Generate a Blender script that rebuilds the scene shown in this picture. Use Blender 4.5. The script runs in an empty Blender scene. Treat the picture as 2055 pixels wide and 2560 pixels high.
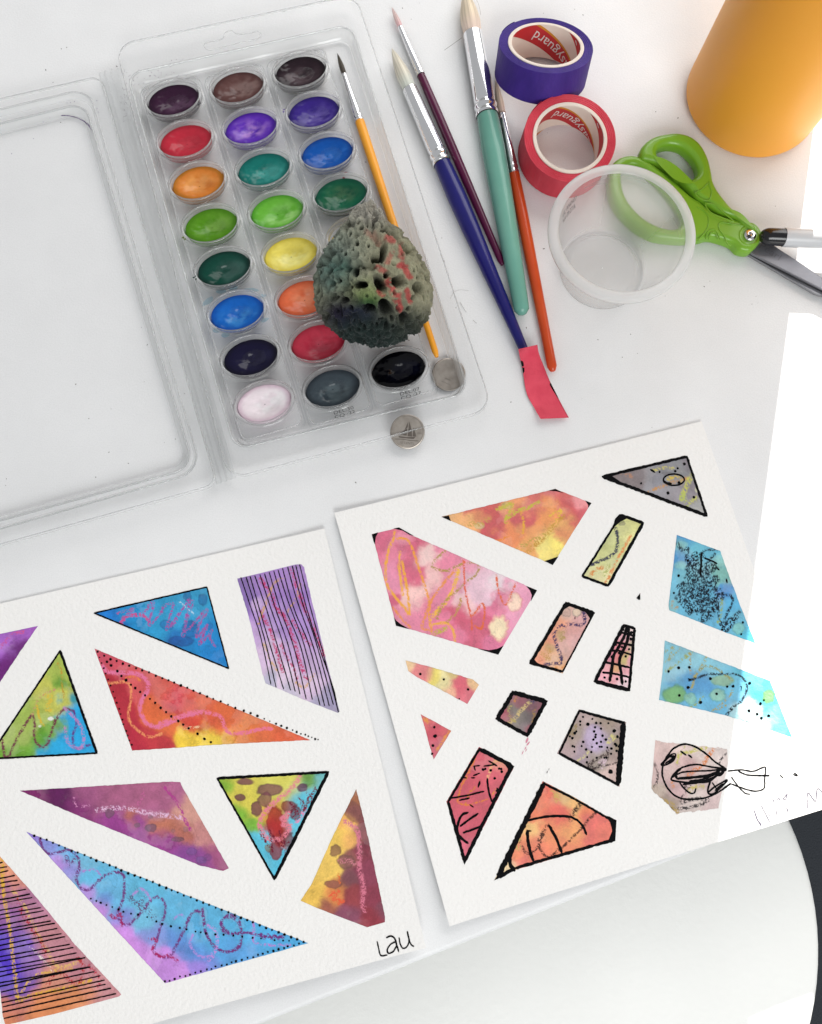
import bpy, math, random
import numpy as np
from mathutils import Vector, Matrix
from mathutils.geometry import tessellate_polygon
random.seed(7); RNG = np.random.default_rng(7)
scene = bpy.context.scene
COL = scene.collection

# ------------------------------------------------------------------ camera
FPX, CX, CY, H = 2058.0, 1027.5, 1280.0, 0.422          # focal length in photo pixels, height above the desk
_n = np.array([-0.026, 0.176, 1.0]); _n /= np.linalg.norm(_n)
_e1 = np.cross([0, 1, 0], _n); _e1 /= np.linalg.norm(_e1)
_e2 = np.cross(_n, _e1)
WX, WY, WZ = _e1, -_e2, -_n                              # world axes seen in camera axes (x right, y down, z forward)
CAMW = np.array([0, 0, H])
def ray(px, py):
    d = np.stack([(np.asarray(px, float)-CX)/FPX, (np.asarray(py, float)-CY)/FPX, np.ones(np.shape(px))], -1)
    return np.stack([d@WX, d@WY, d@WZ], -1)
def P(px, py, z=0.0):                                    # point of the plane at height z that lies on a line of sight
    d = ray(px, py); t = (z-H)/d[..., 2]
    return CAMW + d*t[..., None]
def to_px(p):                                            # photo pixel of a world point
    d = (np.asarray(p, float)-CAMW)@np.array([WX, WY, WZ]); return np.array([CX+FPX*d[0]/d[2], CY+FPX*d[1]/d[2]])
cam = bpy.data.cameras.new('camera'); camo = bpy.data.objects.new('camera', cam); COL.objects.link(camo)
cam.sensor_fit = 'HORIZONTAL'; cam.sensor_width = 36.0; cam.lens = 36.0*FPX/2055.0
cam.clip_start = 0.01; cam.clip_end = 60
R = np.array([WX, WY, WZ])                               # camera -> world
rt, dn, fw = R@np.array([1, 0, 0]), R@np.array([0, 1, 0]), R@np.array([0, 0, 1])
M4 = Matrix.Identity(4)
for i in range(3):
    M4[i][0] = rt[i]; M4[i][1] = -dn[i]; M4[i][2] = -fw[i]; M4[i][3] = CAMW[i]
camo.matrix_world = M4
scene.camera = camo

# ------------------------------------------------------------------ light
world = bpy.data.worlds.new('World'); scene.world = world; world.use_nodes = True
wb = world.node_tree.nodes['Background']; wb.inputs[0].default_value = (0.97, 0.985, 1.0, 1); wb.inputs[1].default_value = 0.44
def aim(o, target):
    o.rotation_euler = (Vector(target)-o.location).to_track_quat('-Z', 'Y').to_euler()
def area(name, loc, target, sx, sy, power, color):
    l = bpy.data.lights.new(name, 'AREA'); l.shape = 'RECTANGLE'; l.size = sx; l.size_y = sy; l.energy = power; l.color = color
    o = bpy.data.objects.new(name, l); COL.objects.link(o); o.location = loc; aim(o, target); return o
area('window_light', (0.70, 1.35, 1.00), (0, 0.05, 0), 1.8, 1.1, 23.0, (1.0, 0.99, 0.97))
area('front_fill_light', (0.45, -1.35, 1.15), (0, -0.05, -0.05), 1.1, 0.8, 20.0, (0.98, 1.0, 0.99))  # fill lamp added in front to brighten the seat and desk
# sunshine that comes through the window from the far side, low over the desk
_w = P(1790, 2107)-P(2031, 345); _w /= np.linalg.norm(_w)
ELEV = math.radians(24)
SUND = np.array([_w[0]*math.cos(ELEV), _w[1]*math.cos(ELEV), -math.sin(ELEV)])
sl = bpy.data.lights.new('sunshine', 'SPOT'); sl.energy = 21000; sl.color = (1.0, 0.965, 0.9)
sl.spot_size = math.radians(9); sl.spot_blend = 0.1; sl.shadow_soft_size = 0.045
so = bpy.data.objects.new('sunshine', sl); COL.objects.link(so)
_t = P(1950, 1000); so.location = _t-SUND*12.0; aim(so, _t)
vs = scene.view_settings
scene.display_settings.display_device = 'sRGB'
vs.view_transform = 'Standard'; vs.look = 'None'; vs.exposure = -0.03; vs.gamma = 1.0; vs.use_curve_mapping = False
scene.render.engine = 'CYCLES'
scene.cycles.max_bounces = 10; scene.cycles.transparent_max_bounces = 40
scene.cycles.caustics_reflective = False; scene.cycles.caustics_refractive = False
scene.cycles.sample_clamp_indirect = 6.0

# ------------------------------------------------------------------ noise
def _h(ix, iy, iz, s):
    n = (ix.astype(np.int64)*374761393 + iy.astype(np.int64)*668265263 + iz.astype(np.int64)*2147483647 + s*974711) & 0xffffffff
    n = ((n ^ (n >> 13))*1274126177) & 0xffffffff
    n = ((n ^ (n >> 16))*2246822519) & 0xffffffff
    return ((n ^ (n >> 15)) & 0xffffff)/float(0xffffff)
def vn(x, y, z=0.0, s=0):
    x = np.asarray(x, float); y = np.asarray(y, float); z = np.zeros_like(x)+z
    ix, iy, iz = np.floor(x), np.floor(y), np.floor(z)
    fx, fy, fz = x-ix, y-iy, z-iz
    fx, fy, fz = [f*f*(3-2*f) for f in (fx, fy, fz)]
    r = 0
    for a in (0, 1):
        for b in (0, 1):
            for c in (0, 1):
                r = r + _h(ix+a, iy+b, iz+c, s)*(fx if a else 1-fx)*(fy if b else 1-fy)*(fz if c else 1-fz)
    return r
def fbm(x, y, z=0.0, s=0, o=4):
    r = 0; a = 1; t = 0
    x = np.asarray(x, float); y = np.asarray(y, float); z = np.asarray(z, float)
    for k in range(o):
        r = r+a*vn(x*2**k, y*2**k, z*2**k, s+k*17); t += a; a *= 0.5
    return r/t
def sst(a, b, x):
    t = np.clip((x-a)/(b-a), 0, 1); return t*t*(3-2*t)
def lin(c):
    c = np.asarray(c, float)/255.0
    return np.where(c <= 0.04045, c/12.92, ((c+0.055)/1.055)**2.4)

# ------------------------------------------------------------------ materials
def nodes(name):
    m = bpy.data.materials.new(name); m.use_nodes = True
    nt = m.node_tree; return m, nt, nt.nodes['Principled BSDF']
def bump(nt, bs, scale, dist, strength=1.0, detail=3, coord='Object', stretch=None, extra=None):
    tc = nt.nodes.new('ShaderNodeTexCoord'); nz = nt.nodes.new('ShaderNodeTexNoise'); bp = nt.nodes.new('ShaderNodeBump')
    nz.inputs['Scale'].default_value = scale; nz.inputs['Detail'].default_value = detail
    src = tc.outputs[coord]
    if stretch:
        mp = nt.nodes.new('ShaderNodeMapping'); mp.inputs['Scale'].default_value = stretch
        nt.links.new(src, mp.inputs[0]); src = mp.outputs[0]
    nt.links.new(src, nz.inputs['Vector']); nt.links.new(nz.outputs['Fac'], bp.inputs['Height'])
    bp.inputs['Distance'].default_value = dist; bp.inputs['Strength'].default_value = strength
    nt.links.new(bp.outputs[0], bs.inputs['Normal']); return nz, tc
def mat(name, rgb, rough=0.5, metal=0.0, spec=0.5, coat=0.0, bmp=None, vary=None, sub=0.0):
    m, nt, bs = nodes(name); c = (*lin(rgb), 1)
    bs.inputs['Base Color'].default_value = c; bs.inputs['Roughness'].default_value = rough
    bs.inputs['Metallic'].default_value = metal; bs.inputs['Specular IOR Level'].default_value = spec
    bs.inputs['Coat Weight'].default_value = coat; bs.inputs['Coat Roughness'].default_value = 0.12
    if sub:
        bs.inputs['Subsurface Weight'].default_value = sub; bs.inputs['Subsurface Radius'].default_value = (0.004, 0.003, 0.002)
    if bmp: bump(nt, bs, *bmp)
    if vary:
        sc, rgb2 = vary[:2]
        tc = nt.nodes.new('ShaderNodeTexCoord'); nz = nt.nodes.new('ShaderNodeTexNoise'); rp = nt.nodes.new('ShaderNodeValToRGB')
        nz.inputs['Scale'].default_value = sc; nz.inputs['Detail'].default_value = 5
        src = tc.outputs['Object']
        if len(vary) > 2:
            mp = nt.nodes.new('ShaderNodeMapping'); mp.inputs['Scale'].default_value = vary[2]; nt.links.new(src, mp.inputs[0]); src = mp.outputs[0]
        nt.links.new(src, nz.inputs['Vector']); nt.links.new(nz.outputs['Fac'], rp.inputs[0])
        rp.color_ramp.elements[0].position = 0.35; rp.color_ramp.elements[1].position = 0.68
        rp.color_ramp.elements[0].color = c; rp.color_ramp.elements[1].color = (*lin(rgb2), 1)
        nt.links.new(rp.outputs[0], bs.inputs['Base Color'])
    return m
def attrmat(name, rough, bmp=None, spec=0.5, coat=0.0, sheen=0.0):
    m, nt, bs = nodes(name)
    a = nt.nodes.new('ShaderNodeAttribute'); a.attribute_name = 'tint'
    nt.links.new(a.outputs['Color'], bs.inputs['Base Color'])
    bs.inputs['Roughness'].default_value = rough; bs.inputs['Specular IOR Level'].default_value = spec
    bs.inputs['Coat Weight'].default_value = coat; bs.inputs['Coat Roughness'].default_value = 0.08
    bs.inputs['Sheen Weight'].default_value = sheen
    if bmp: bump(nt, bs, *bmp)
    return m
def clear(name, tint=(250, 251, 251), rough=0.05, gain=1.0, dark=(190, 194, 196), milk=0.0, milkc=(235, 236, 236)):
    m = bpy.data.materials.new(name); m.use_nodes = True; nt = m.node_tree
    for n in list(nt.nodes): nt.nodes.remove(n)
    out = nt.nodes.new('ShaderNodeOutputMaterial'); lw = nt.nodes.new('ShaderNodeLayerWeight'); lw.inputs[0].default_value = 0.5
    pw = nt.nodes.new('ShaderNodeMath'); pw.operation = 'POWER'; pw.inputs[1].default_value = 4.0
    ma = nt.nodes.new('ShaderNodeMath'); ma.operation = 'MULTIPLY_ADD'; ma.inputs[1].default_value = 0.8*gain; ma.inputs[2].default_value = 0.018*gain
    ma.use_clamp = True
    nt.links.new(lw.outputs['Facing'], pw.inputs[0]); nt.links.new(pw.outputs[0], ma.inputs[0])
    p2 = nt.nodes.new('ShaderNodeMath'); p2.operation = 'POWER'; p2.inputs[1].default_value = 3.0; nt.links.new(lw.outputs['Facing'], p2.inputs[0])
    mx = nt.nodes.new('ShaderNodeMix'); mx.data_type = 'RGBA'
    mx.inputs[6].default_value = (*lin(tint), 1); mx.inputs[7].default_value = (*lin(dark), 1); nt.links.new(p2.outputs[0], mx.inputs[0])
    tr = nt.nodes.new('ShaderNodeBsdfTransparent'); nt.links.new(mx.outputs[2], tr.inputs[0])
    gl = nt.nodes.new('ShaderNodeBsdfGlossy'); gl.inputs['Roughness'].default_value = rough
    base = tr.outputs[0]
    if milk > 0:
        df = nt.nodes.new('ShaderNodeBsdfDiffuse'); df.inputs[0].default_value = (*lin(milkc), 1)
        tl = nt.nodes.new('ShaderNodeBsdfTranslucent'); tl.inputs[0].default_value = (*lin(milkc), 1)
        m1 = nt.nodes.new('ShaderNodeMixShader'); m1.inputs[0].default_value = 0.5; nt.links.new(df.outputs[0], m1.inputs[1]); nt.links.new(tl.outputs[0], m1.inputs[2])
        m2 = nt.nodes.new('ShaderNodeMixShader'); m2.inputs[0].default_value = milk; nt.links.new(base, m2.inputs[1]); nt.links.new(m1.outputs[0], m2.inputs[2]); base = m2.outputs[0]
    ms = nt.nodes.new('ShaderNodeMixShader'); nt.links.new(ma.outputs[0], ms.inputs[0]); nt.links.new(base, ms.inputs[1]); nt.links.new(gl.outputs[0], ms.inputs[2])
    nt.links.new(ms.outputs[0], out.inputs[0]); return m

# ------------------------------------------------------------------ objects
ORG = {}
def props(o, label=None, cat=None, group=None, kind=None):
    if label: o['label'] = label
    if cat: o['category'] = cat
    if group: o['group'] = group
    if kind: o['kind'] = kind
    return o
def thing(name, loc, label, cat, group=None):
    o = bpy.data.objects.new(name, None); COL.objects.link(o); o.empty_display_size = 0.01
    o.location = loc; ORG[o.name] = np.array(loc, float); return props(o, label, cat, group)
def mk(name, V, F, m, parent=None, smooth=True, col=None, loc=None, auto=None):
    V = np.asarray(V, float)
    org = ORG[parent.name] if parent else np.array(loc if loc is not None else V.mean(0))
    me = bpy.data.meshes.new(name); me.from_pydata((V-org).tolist(), [], [list(map(int, f)) for f in F] if not isinstance(F, list) else F)
    me.update()
    if smooth: me.polygons.foreach_set('use_smooth', [True]*len(me.polygons))
    if col is not None:
        at = me.color_attributes.new('tint', 'FLOAT_COLOR', 'POINT')
        c4 = np.ones((len(V), 4), np.float32); c4[:, :3] = col; at.data.foreach_set('color', c4.ravel())
    if m: me.materials.append(m)
    o = bpy.data.objects.new(name, me); COL.objects.link(o)
    if parent: o.parent = parent
    else: o.location = org
    ORG[o.name] = org
    if auto is not None:
        me.set_sharp_from_angle(angle=math.radians(auto))
    return o
def grid_faces(nu, nv, cu=False, cv=False):
    F = []
    for i in range(nu if cu else nu-1):
        for j in range(nv if cv else nv-1):
            a = i*nv+j; b = ((i+1) % nu)*nv+j; c = ((i+1) % nu)*nv+(j+1) % nv; d = i*nv+(j+1) % nv
            F.append((a, b, c, d))
    return F
def frame(p0, p1):
    a = np.array(p1, float)-p0; L = np.linalg.norm(a); a /= L
    up = np.array([0, 0, 1.0]) if abs(a[2]) < 0.9 else np.array([0, 1.0, 0])
    u = np.cross(up, a); u /= np.linalg.norm(u); v = np.cross(a, u); return a, u, v, L
def lathe(p0, axis3, prof, n=40, caps=True, sx=1.0, sy=1.0):
    a, u, v = axis3; t = np.linspace(0, 2*math.pi, n, endpoint=False)
    V = []
    for r, s in prof:
        V.append(p0 + a*s + np.outer(np.cos(t)*r*sx, u) + np.outer(np.sin(t)*r*sy, v))
    V = np.concatenate(V); F = grid_faces(len(prof), n, False, True)
    if caps:
        F = F + [tuple(range(n-1, -1, -1)), tuple(range((len(prof)-1)*n, len(prof)*n))]
    return V, F
Z3 = (np.array([0, 0, 1.0]), np.array([1.0, 0, 0]), np.array([0, 1.0, 0]))
def join(parts):
    V = []; F = []; k = 0
    for v, f in parts:
        V.append(np.asarray(v, float)); F += [tuple(i+k for i in g) for g in f]; k += len(v)
    return np.concatenate(V), F
def cat_rom(pts, step=3.0, closed=False):
    p = np.asarray(pts, float); n = len(p)
    if n < 3 and not closed:
        L = np.linalg.norm(p[1]-p[0]); k = max(2, int(L/step)+1); return p[0]+(p[1]-p[0])*np.linspace(0, 1, k)[:, None]
    out = []
    for i in range(n if closed else n-1):
        if closed: a, b, c, d = p[(i-1) % n], p[i], p[(i+1) % n], p[(i+2) % n]
        else: a, b, c, d = p[max(i-1, 0)], p[i], p[i+1], p[min(i+2, n-1)]
        k = max(2, int(np.linalg.norm(c-b)/step)+1)
        t = np.linspace(0, 1, k, endpoint=False)[:, None]
        out.append(0.5*((2*b)+(-a+c)*t+(2*a-5*b+4*c-d)*t*t+(-a+3*b-3*c+d)*t**3))
    if not closed: out.append(p[-1:])
    return np.concatenate(out)
def curve_solid(name, outlines, zc, half, bev, m, parent, res=3, flatten=None):
    """rounded flat solid from closed outlines (list of Nx2 arrays in world xy)"""
    cu = bpy.data.curves.new(name, 'CURVE'); cu.dimensions = '2D'; cu.fill_mode = 'BOTH'
    cu.extrude = max(half-bev, 1e-5); cu.bevel_depth = bev; cu.bevel_resolution = res; cu.offset = -bev
    for ol in outlines:
        sp = cu.splines.new('POLY'); sp.points.add(len(ol)-1); sp.use_cyclic_u = True
        for q, (x, y) in zip(sp.points, ol): q.co = (x, y, 0, 1)
    o = bpy.data.objects.new(name+'_tmp', cu); COL.objects.link(o)
    dg = bpy.context.evaluated_depsgraph_get(); me = bpy.data.meshes.new_from_object(o.evaluated_get(dg))
    bpy.data.objects.remove(o); bpy.data.curves.remove(cu)
    V = np.array([v.co[:] for v in me.vertices]); F = [tuple(p.vertices) for p in me.polygons]; bpy.data.meshes.remove(me)
    zz = np.array([zc(x, y) if callable(zc) else zc for x, y in V[:, :2]]); V[:, 2] += zz
    return mk(name, V, F, m, parent, auto=35)
def text_mesh(body, size=1.0, extrude=0.0):
    cu = bpy.data.curves.new('lettering', 'FONT'); cu.body = body; cu.size = size; cu.extrude = extrude; cu.align_x = 'CENTER'; cu.align_y = 'CENTER'
    cu.resolution_u = 3
    o = bpy.data.objects.new('lettering_tmp', cu); COL.objects.link(o)
    dg = bpy.context.evaluated_depsgraph_get(); me = bpy.data.meshes.new_from_object(o.evaluated_get(dg))
    bpy.data.objects.remove(o); bpy.data.curves.remove(cu)
    V = np.array([v.co[:] for v in me.vertices]); F = [tuple(p.vertices) for p in me.polygons]; bpy.data.meshes.remove(me)
    return V, F

# zoomed views used while measuring: origin and magnification
ZR = dict(A=(280, 60, 3.462), B=(680, 60, 3.462), C=(380, 500, 3.462), D=(760, 480, 3.462), E=(480, 820, 3.462), F=(780, 820, 3.462),
          G=(0, 0, 3.462), H=(0, 860, 2.885), I=(940, 0, 4.3125), J=(1200, 0, 4.3125), K=(1340, 300, 3.462), L=(1600, 0, 3.804),
          M=(1560, 300, 3.497), N=(1020, 400, 4.3125), O=(1200, 700, 4.3275), Q=(820, 1200, 2.885), R=(1300, 1020, 2.885),
          S=(1555, 1250, 3.462), T=(1000, 1600, 2.885), U=(1500, 1700, 3.119), V=(0, 1360, 3.462), W=(400, 1360, 3.462),
          X=(0, 1900, 2.885), Y=(500, 1860, 2.885), Z=(600, 2260, 2.885), a=(1655, 2000, 3.85), b=(1300, 1380, 5.39), c=(1855, 520, 7.185))
def Zm(k, pts):
    x0, y0, s = ZR[k]; return np.asarray(pts, float).reshape(-1, 2)/s+np.array([x0, y0])
def zs(k): return ZR[k][2]

# ================================================================== setting
# desk: white laminate top with a rounded front edge
def desk_material():
    m, nt, bs = nodes('white_laminate')
    tc = nt.nodes.new('ShaderNodeTexCoord'); n1 = nt.nodes.new('ShaderNodeTexNoise'); rp = nt.nodes.new('ShaderNodeValToRGB')
    n1.inputs['Scale'].default_value = 14; n1.inputs['Detail'].default_value = 6; n1.inputs['Roughness'].default_value = 0.6
    nt.links.new(tc.outputs['Object'], n1.inputs['Vector']); nt.links.new(n1.outputs['Fac'], rp.inputs[0])
    e = rp.color_ramp.elements; e[0].position = 0.3; e[0].color = (*lin((228, 228, 229)), 1); e[1].position = 0.7; e[1].color = (*lin((236, 236, 237)), 1)
    n3 = nt.nodes.new('ShaderNodeTexNoise'); n3.inputs['Scale'].default_value = 1500; n3.inputs['Detail'].default_value = 1
    nt.links.new(tc.outputs['Object'], n3.inputs['Vector'])
    rp2 = nt.nodes.new('ShaderNodeValToRGB'); e = rp2.color_ramp.elements; e[0].position = 0.3; e[0].color = (0.95, 0.95, 0.95, 1); e[1].position = 0.62; e[1].color = (1, 1, 1, 1)
    nt.links.new(n3.outputs['Fac'], rp2.inputs[0])
    mx = nt.nodes.new('ShaderNodeMix'); mx.data_type = 'RGBA'; mx.blend_type = 'MULTIPLY'; mx.inputs[0].default_value = 1.0
    nt.links.new(rp.outputs[0], mx.inputs[6]); nt.links.new(rp2.outputs[0], mx.inputs[7]); nt.links.new(mx.outputs[2], bs.inputs['Base Color'])
    bs.inputs['Roughness'].default_value = 0.42; bs.inputs['Specular IOR Level'].default_value = 0.35
    bump(nt, bs, 900, 0.00013, 0.8, 3)
    return m
MDESK = desk_material()
d0, d1 = P(660.7, 2559.8), P(1692, 2149)
dv = (d1-d0); dv /= np.linalg.norm(dv); dnrm = np.array([dv[1], -dv[0], 0])     # points out of the desk, towards the viewer
if dnrm[1] > 0: dnrm = -dnrm
prof = [(-1.3, 0.0)]
prof += [(-0.5, 0), (-0.2, 0), (-0.05, 0)]
for t in np.linspace(0, 90, 8): prof.append((-0.003+0.003*math.sin(math.radians(t)), -0.003+0.003*math.cos(math.radians(t))))
prof += [(0, -0.02), (-0.003, -0.024), (-1.3, -0.024)]
V = []
us = [-1.2, -0.4, 0, 0.4, 1.4]
for u in us:
    for (o, z) in prof: V.append(d0+dv*u+dnrm*o+np.array([0, 0, z]))
props(mk('desk', V, grid_faces(len(us), len(prof)), MDESK, loc=(0, 0, 0), auto=40), kind='structure')
# floor, dark carpet, and an unseen slab added to block the sun
V = [(-2.5, -2.5, -0.74), (2.5, -2.5, -0.74), (2.5, 3.6, -0.74), (-2.5, 3.6, -0.74)]
props(mk('floor', V, [(0, 1, 2, 3)], mat('dark_carpet', (58, 62, 68), 0.95, bmp=(400, 0.002)), loc=(0, 0, -0.74)), kind='structure')
side = np.array([-_w[1], _w[0], 0]);  side = side if side[0] > 0 else -side
RBOT = 0.0385
bc = P(1890, 403)+np.array([0, RBOT, 0])                    # where the orange bottle stands
bc = bc+np.array([1, 0, 0])*((side@(P(2031, 345)-bc)-RBOT)/side[0])
w0 = np.array([bc[0], bc[1], 0])-np.array([_w[0], _w[1], 0])*2.2+side*0.005
V = []
for s_, q in ((0, 0), (0, -0.08), (-3.2, -0.08), (-3.2, 0)):
    for z in (-0.74, 2.6): V.append(w0+side*s_-np.array([_w[0], _w[1], 0])*(-q)+np.array([0, 0, z]))
F = [(0, 1, 3, 2), (2, 3, 5, 4), (4, 5, 7, 6), (6, 7, 1, 0), (1, 7, 5, 3), (0, 2, 4, 6)]
props(mk('wall', V, F, mat('sun_blocker_paint', (215, 214, 210), 0.8), smooth=False, loc=(0, 2.2, 0)), kind='structure')  # added out of view to keep the sun off, left of the bottle

# white chair below the desk
sz = -0.056
sc_ = P(1388, 2330, sz); sr = np.linalg.norm(P(2053, 2310, sz)-P(1388, 2310, sz))
ch = thing('chair', (sc_[0], sc_[1], -0.74), 'white chair with a wide rounded seat tucked below the front edge of the desk', 'chair')
mch = mat('chair_plastic', (242, 242, 239), 0.45, bmp=(260, 0.0002), vary=(9, (236, 236, 233)))
pr = [(0.0005, 0.0), (sr*0.3, 0.0), (sr*0.6, 0.0), (sr*0.85, 0.0005), (sr*0.94, 0.0)]
for t in np.linspace(0, 90, 7): pr.append((sr-0.006+0.006*math.sin(math.radians(t)), -0.006+0.006*math.cos(math.radians(t))))
pr += [(sr-0.001, -0.010), (sr-0.006, -0.013), (0.0005, -0.013)]
V, F = lathe(np.array([sc_[0], sc_[1], sz]), Z3, pr, 96)
V[:, 0] = np.where(V[:, 0] < sc_[0], sc_[0]+(V[:, 0]-sc_[0])*1.9, V[:, 0])      # the seat is wider towards the left
mk('seat', V, F, mch, ch, auto=50)
mleg = mat('chair_leg_wood', (190, 160, 120), 0.5)
for a in (45, 135, 225, 315):
    q = np.array([math.cos(math.radians(a)), math.sin(math.radians(a)), 0])
    p0 = np.array([sc_[0], sc_[1], sz-0.012])+q*sr*0.6; p1 = np.array([sc_[0], sc_[1], -0.74])+q*sr*0.85
    a_, u_, v_, L_ = frame(p0, p1); V, F = lathe(p0, (a_, u_, v_), [(0.014, 0), (0.014, L_*0.3), (0.009, L_)], 16); mk('leg', V, F, mleg, ch)

# ================================================================== paint box
CLEAR = clear('clear_plastic', tint=(255, 255, 255), gain=0.9, rough=0.09, dark=(232, 234, 236))
CLEAR2 = clear('clear_plastic_edge', tint=(250, 251, 251), rough=0.09, gain=4.5, dark=(215, 218, 220), milk=0.25, milkc=(252, 252, 252))  # milky white stands in for edges catching the light
sD = 1/0.84234
c1 = np.array([(362, 209), (389, 294), (417, 384), (444, 472), (471, 563), (498, 654), (527, 750), (557, 847)])*sD
c2 = np.array([(500, 184), (527, 267), (555, 355), (583, 440), (611, 535), (640, 624), (670, 719), (701, 817)])*sD
c3 = np.array([(634, 148), (662, 234), (689, 319), (718, 406), (836, 778)])*sD
idx = [(0, i) for i in range(8)]+[(1, i) for i in range(8)]+[(2, i) for i in (0, 1, 2, 3, 7)]
ZP = 0.0085
pw_ = P(*np.concatenate([c1, c2, c3]).T, ZP)[:, :2]
Mx = np.zeros((len(idx), 4))
for j, (k, i) in enumerate(idx): Mx[j, k] = 1; Mx[j, 3] = i
sol = np.linalg.lstsq(Mx, pw_, rcond=None)[0]
PANC = {(k, i): sol[k]+sol[3]*i for k in range(3) for i in range(8)}
EB = np.append(sol[3]/np.linalg.norm(sol[3]), 0); EA = np.array([-EB[1], EB[0], 0])
if EA[0] < 0: EA = -EA
ROWP = np.linalg.norm(sol[3])
box = thing('paint_box', (*PANC[(1, 4)], 0), 'open clear plastic paint box with three rows of oval watercolour pans', 'paint box')
def rounded(quad, r, n=8):
    q = np.asarray(quad, float); out = []
    m = len(q)
    for i in range(m):
        a, b, c = q[i-1], q[i], q[(i+1) % m]
        u = (a-b)/np.linalg.norm(a-b); w = (c-b)/np.linalg.norm(c-b)
        ang = math.acos(np.clip(u@w, -1, 1)); d = r/math.tan(ang/2)
        cc = b+(u+w)/np.linalg.norm(u+w)*r/math.sin(ang/2)
        s = b+u*d-cc; e = b+w*d-cc
        for t in np.linspace(0, 1, n):
            v = s*(1-t)+e*t; out.append(cc+v/np.linalg.norm(v)*r)
    return np.array(out)
def inset(quad, d):
    q = np.asarray(quad, float); c = q.mean(0); out = []
    for i in range(4):
        u = q[i-1]-q[i]; w = q[(i+1) % 4]-q[i]; u /= np.linalg.norm(u); w /= np.linalg.norm(w)
        s = abs(u[0]*w[1]-u[1]*w[0]); out.append(q[i]+(u+w)*d/s)
    return np.array(out)
def skin(loops, close=False):
    n = len(loops[0]); V = np.concatenate(loops); F = grid_faces(len(loops), n, False, True)
    if close: F = F+[tuple(range((len(loops)-1)*n, len(loops)*n))]
    return V, F
def bead(loop, r, n=8, closed=True):
    L = np.asarray(loop); m = len(L); V = []
    for i in range(m):
        t = L[(i+1) % m]-L[i-1] if closed else L[min(i+1, m-1)]-L[max(i-1, 0)]
        t = t/np.linalg.norm(t); up = np.array([0, 0, 1.0]); s = np.cross(t, up); s /= np.linalg.norm(s)
        for a in np.linspace(0, 2*math.pi, n, endpoint=False): V.append(L[i]+s*math.cos(a)*r+up*math.sin(a)*r)
    return np.array(V), grid_faces(m, n, closed, True)
def q3(pts, z): return P(*np.asarray(pts, float).T, z)
ZF = 0.0075
outer = q3([(289, 112), (888, -14), (1230, 1022), (572, 1197)], ZF)
inner = q3([(318, 186), (878, 62), (1172, 982), (588, 1124)], ZF)
oL = rounded(outer, 0.010); iL = rounded(inner, 0.008)
hole = q3(cat_rom(Zm('A', [(795, 185), (830, 160), (950, 130), (985, 75), (1040, 60), (1090, 90), (1200, 80), (1260, 62), (1285, 100), (1265, 128), (1100, 165), (900, 215), (825, 225)]), 6, True), ZF)
tri = tessellate_polygon([[Vector(v) for v in oL], [Vector(v) for v in iL], [Vector(v) for v in hole]])
Vf = np.concatenate([oL, iL, hole])
fl = []
for t in tri:
    a, b, c = [Vf[i] for i in t]
    if (b[0]-a[0])*(c[1]-a[1])-(b[1]-a[1])*(c[0]-a[0]) < 0: t = (t[0], t[2], t[1])
    fl.append(tuple(t))
def lp(quad, d, r, z):
    l = rounded(inset(quad, d), r); l[:, 2] = z; return l
walls = [lp(inner, 0.0, 0.008, ZF), lp(inner, 0.0006, 0.0078, ZF-0.0006), lp(inner, 0.0016, 0.007, 0.0032), lp(inner, 0.0022, 0.0066, 0.0018), lp(inner, 0.0034, 0.006, 0.0010), lp(inner, 0.006, 0.005, 0.0009)]
rim = [lp(outer, 0.0, 0.010, ZF), lp(outer, -0.0006, 0.0104, ZF-0.0008), lp(outer, -0.0007, 0.0104, ZF-0.0022)]
CLEARW = clear('clear_plastic_wall', tint=(252, 253, 253), rough=0.12, gain=3.0, dark=(222, 225, 227), milk=0.38, milkc=(254, 254, 254))  # milky white put into the walls in place of bright reflections
tray = mk('tray', *join([(Vf, fl), skin(walls[-2:], True)]), CLEAR, box, auto=60)
mk('wall', *join([skin(walls[:-1]), skin(rim)]), CLEARW, tray, auto=60)
mk('rim', *join([bead(oL[::1], 0.0003), bead(lp(inner, 0.0, 0.008, ZF+0.0002), 0.0006), bead(hole+np.array([0, 0, 0.0001]), 0.00025)]), CLEAR2, tray)
# hinge with parallel ridges
hv = []; ridges = [(0, 0), (0.0012, 0.0022), (0.0026, 0.0002), (0.0040, 0.0028), (0.0058, 0.0002), (0.0072, 0.0026), (0.0088, 0.0002), (0.0102, 0.0020), (0.0116, 0.0)]
ht0, ht1 = P(246, 186, 0.004), P(303, 172, 0.004); hb0, hb1 = P(541, 1212, 0.004), P(590, 1195, 0.004)
V = []; NR = 25
for i in range(NR):
    t = i/(NR-1); a = ht0*(1-t)+hb0*t; b = ht1*(1-t)+hb1*t
    for k, (o, z) in enumerate(ridges):
        f = o/0.0116; p = a*(1-f)+b*f; V.append((p[0], p[1], 0.0035+z))
mk('hinge', V, grid_faces(NR, len(ridges)), clear('clear_plastic_hinge', tint=(250, 251, 251), gain=2.4, dark=(222, 225, 227), rough=0.07, milk=0.12, milkc=(252, 252, 252)), box, smooth=True, auto=80)
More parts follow.
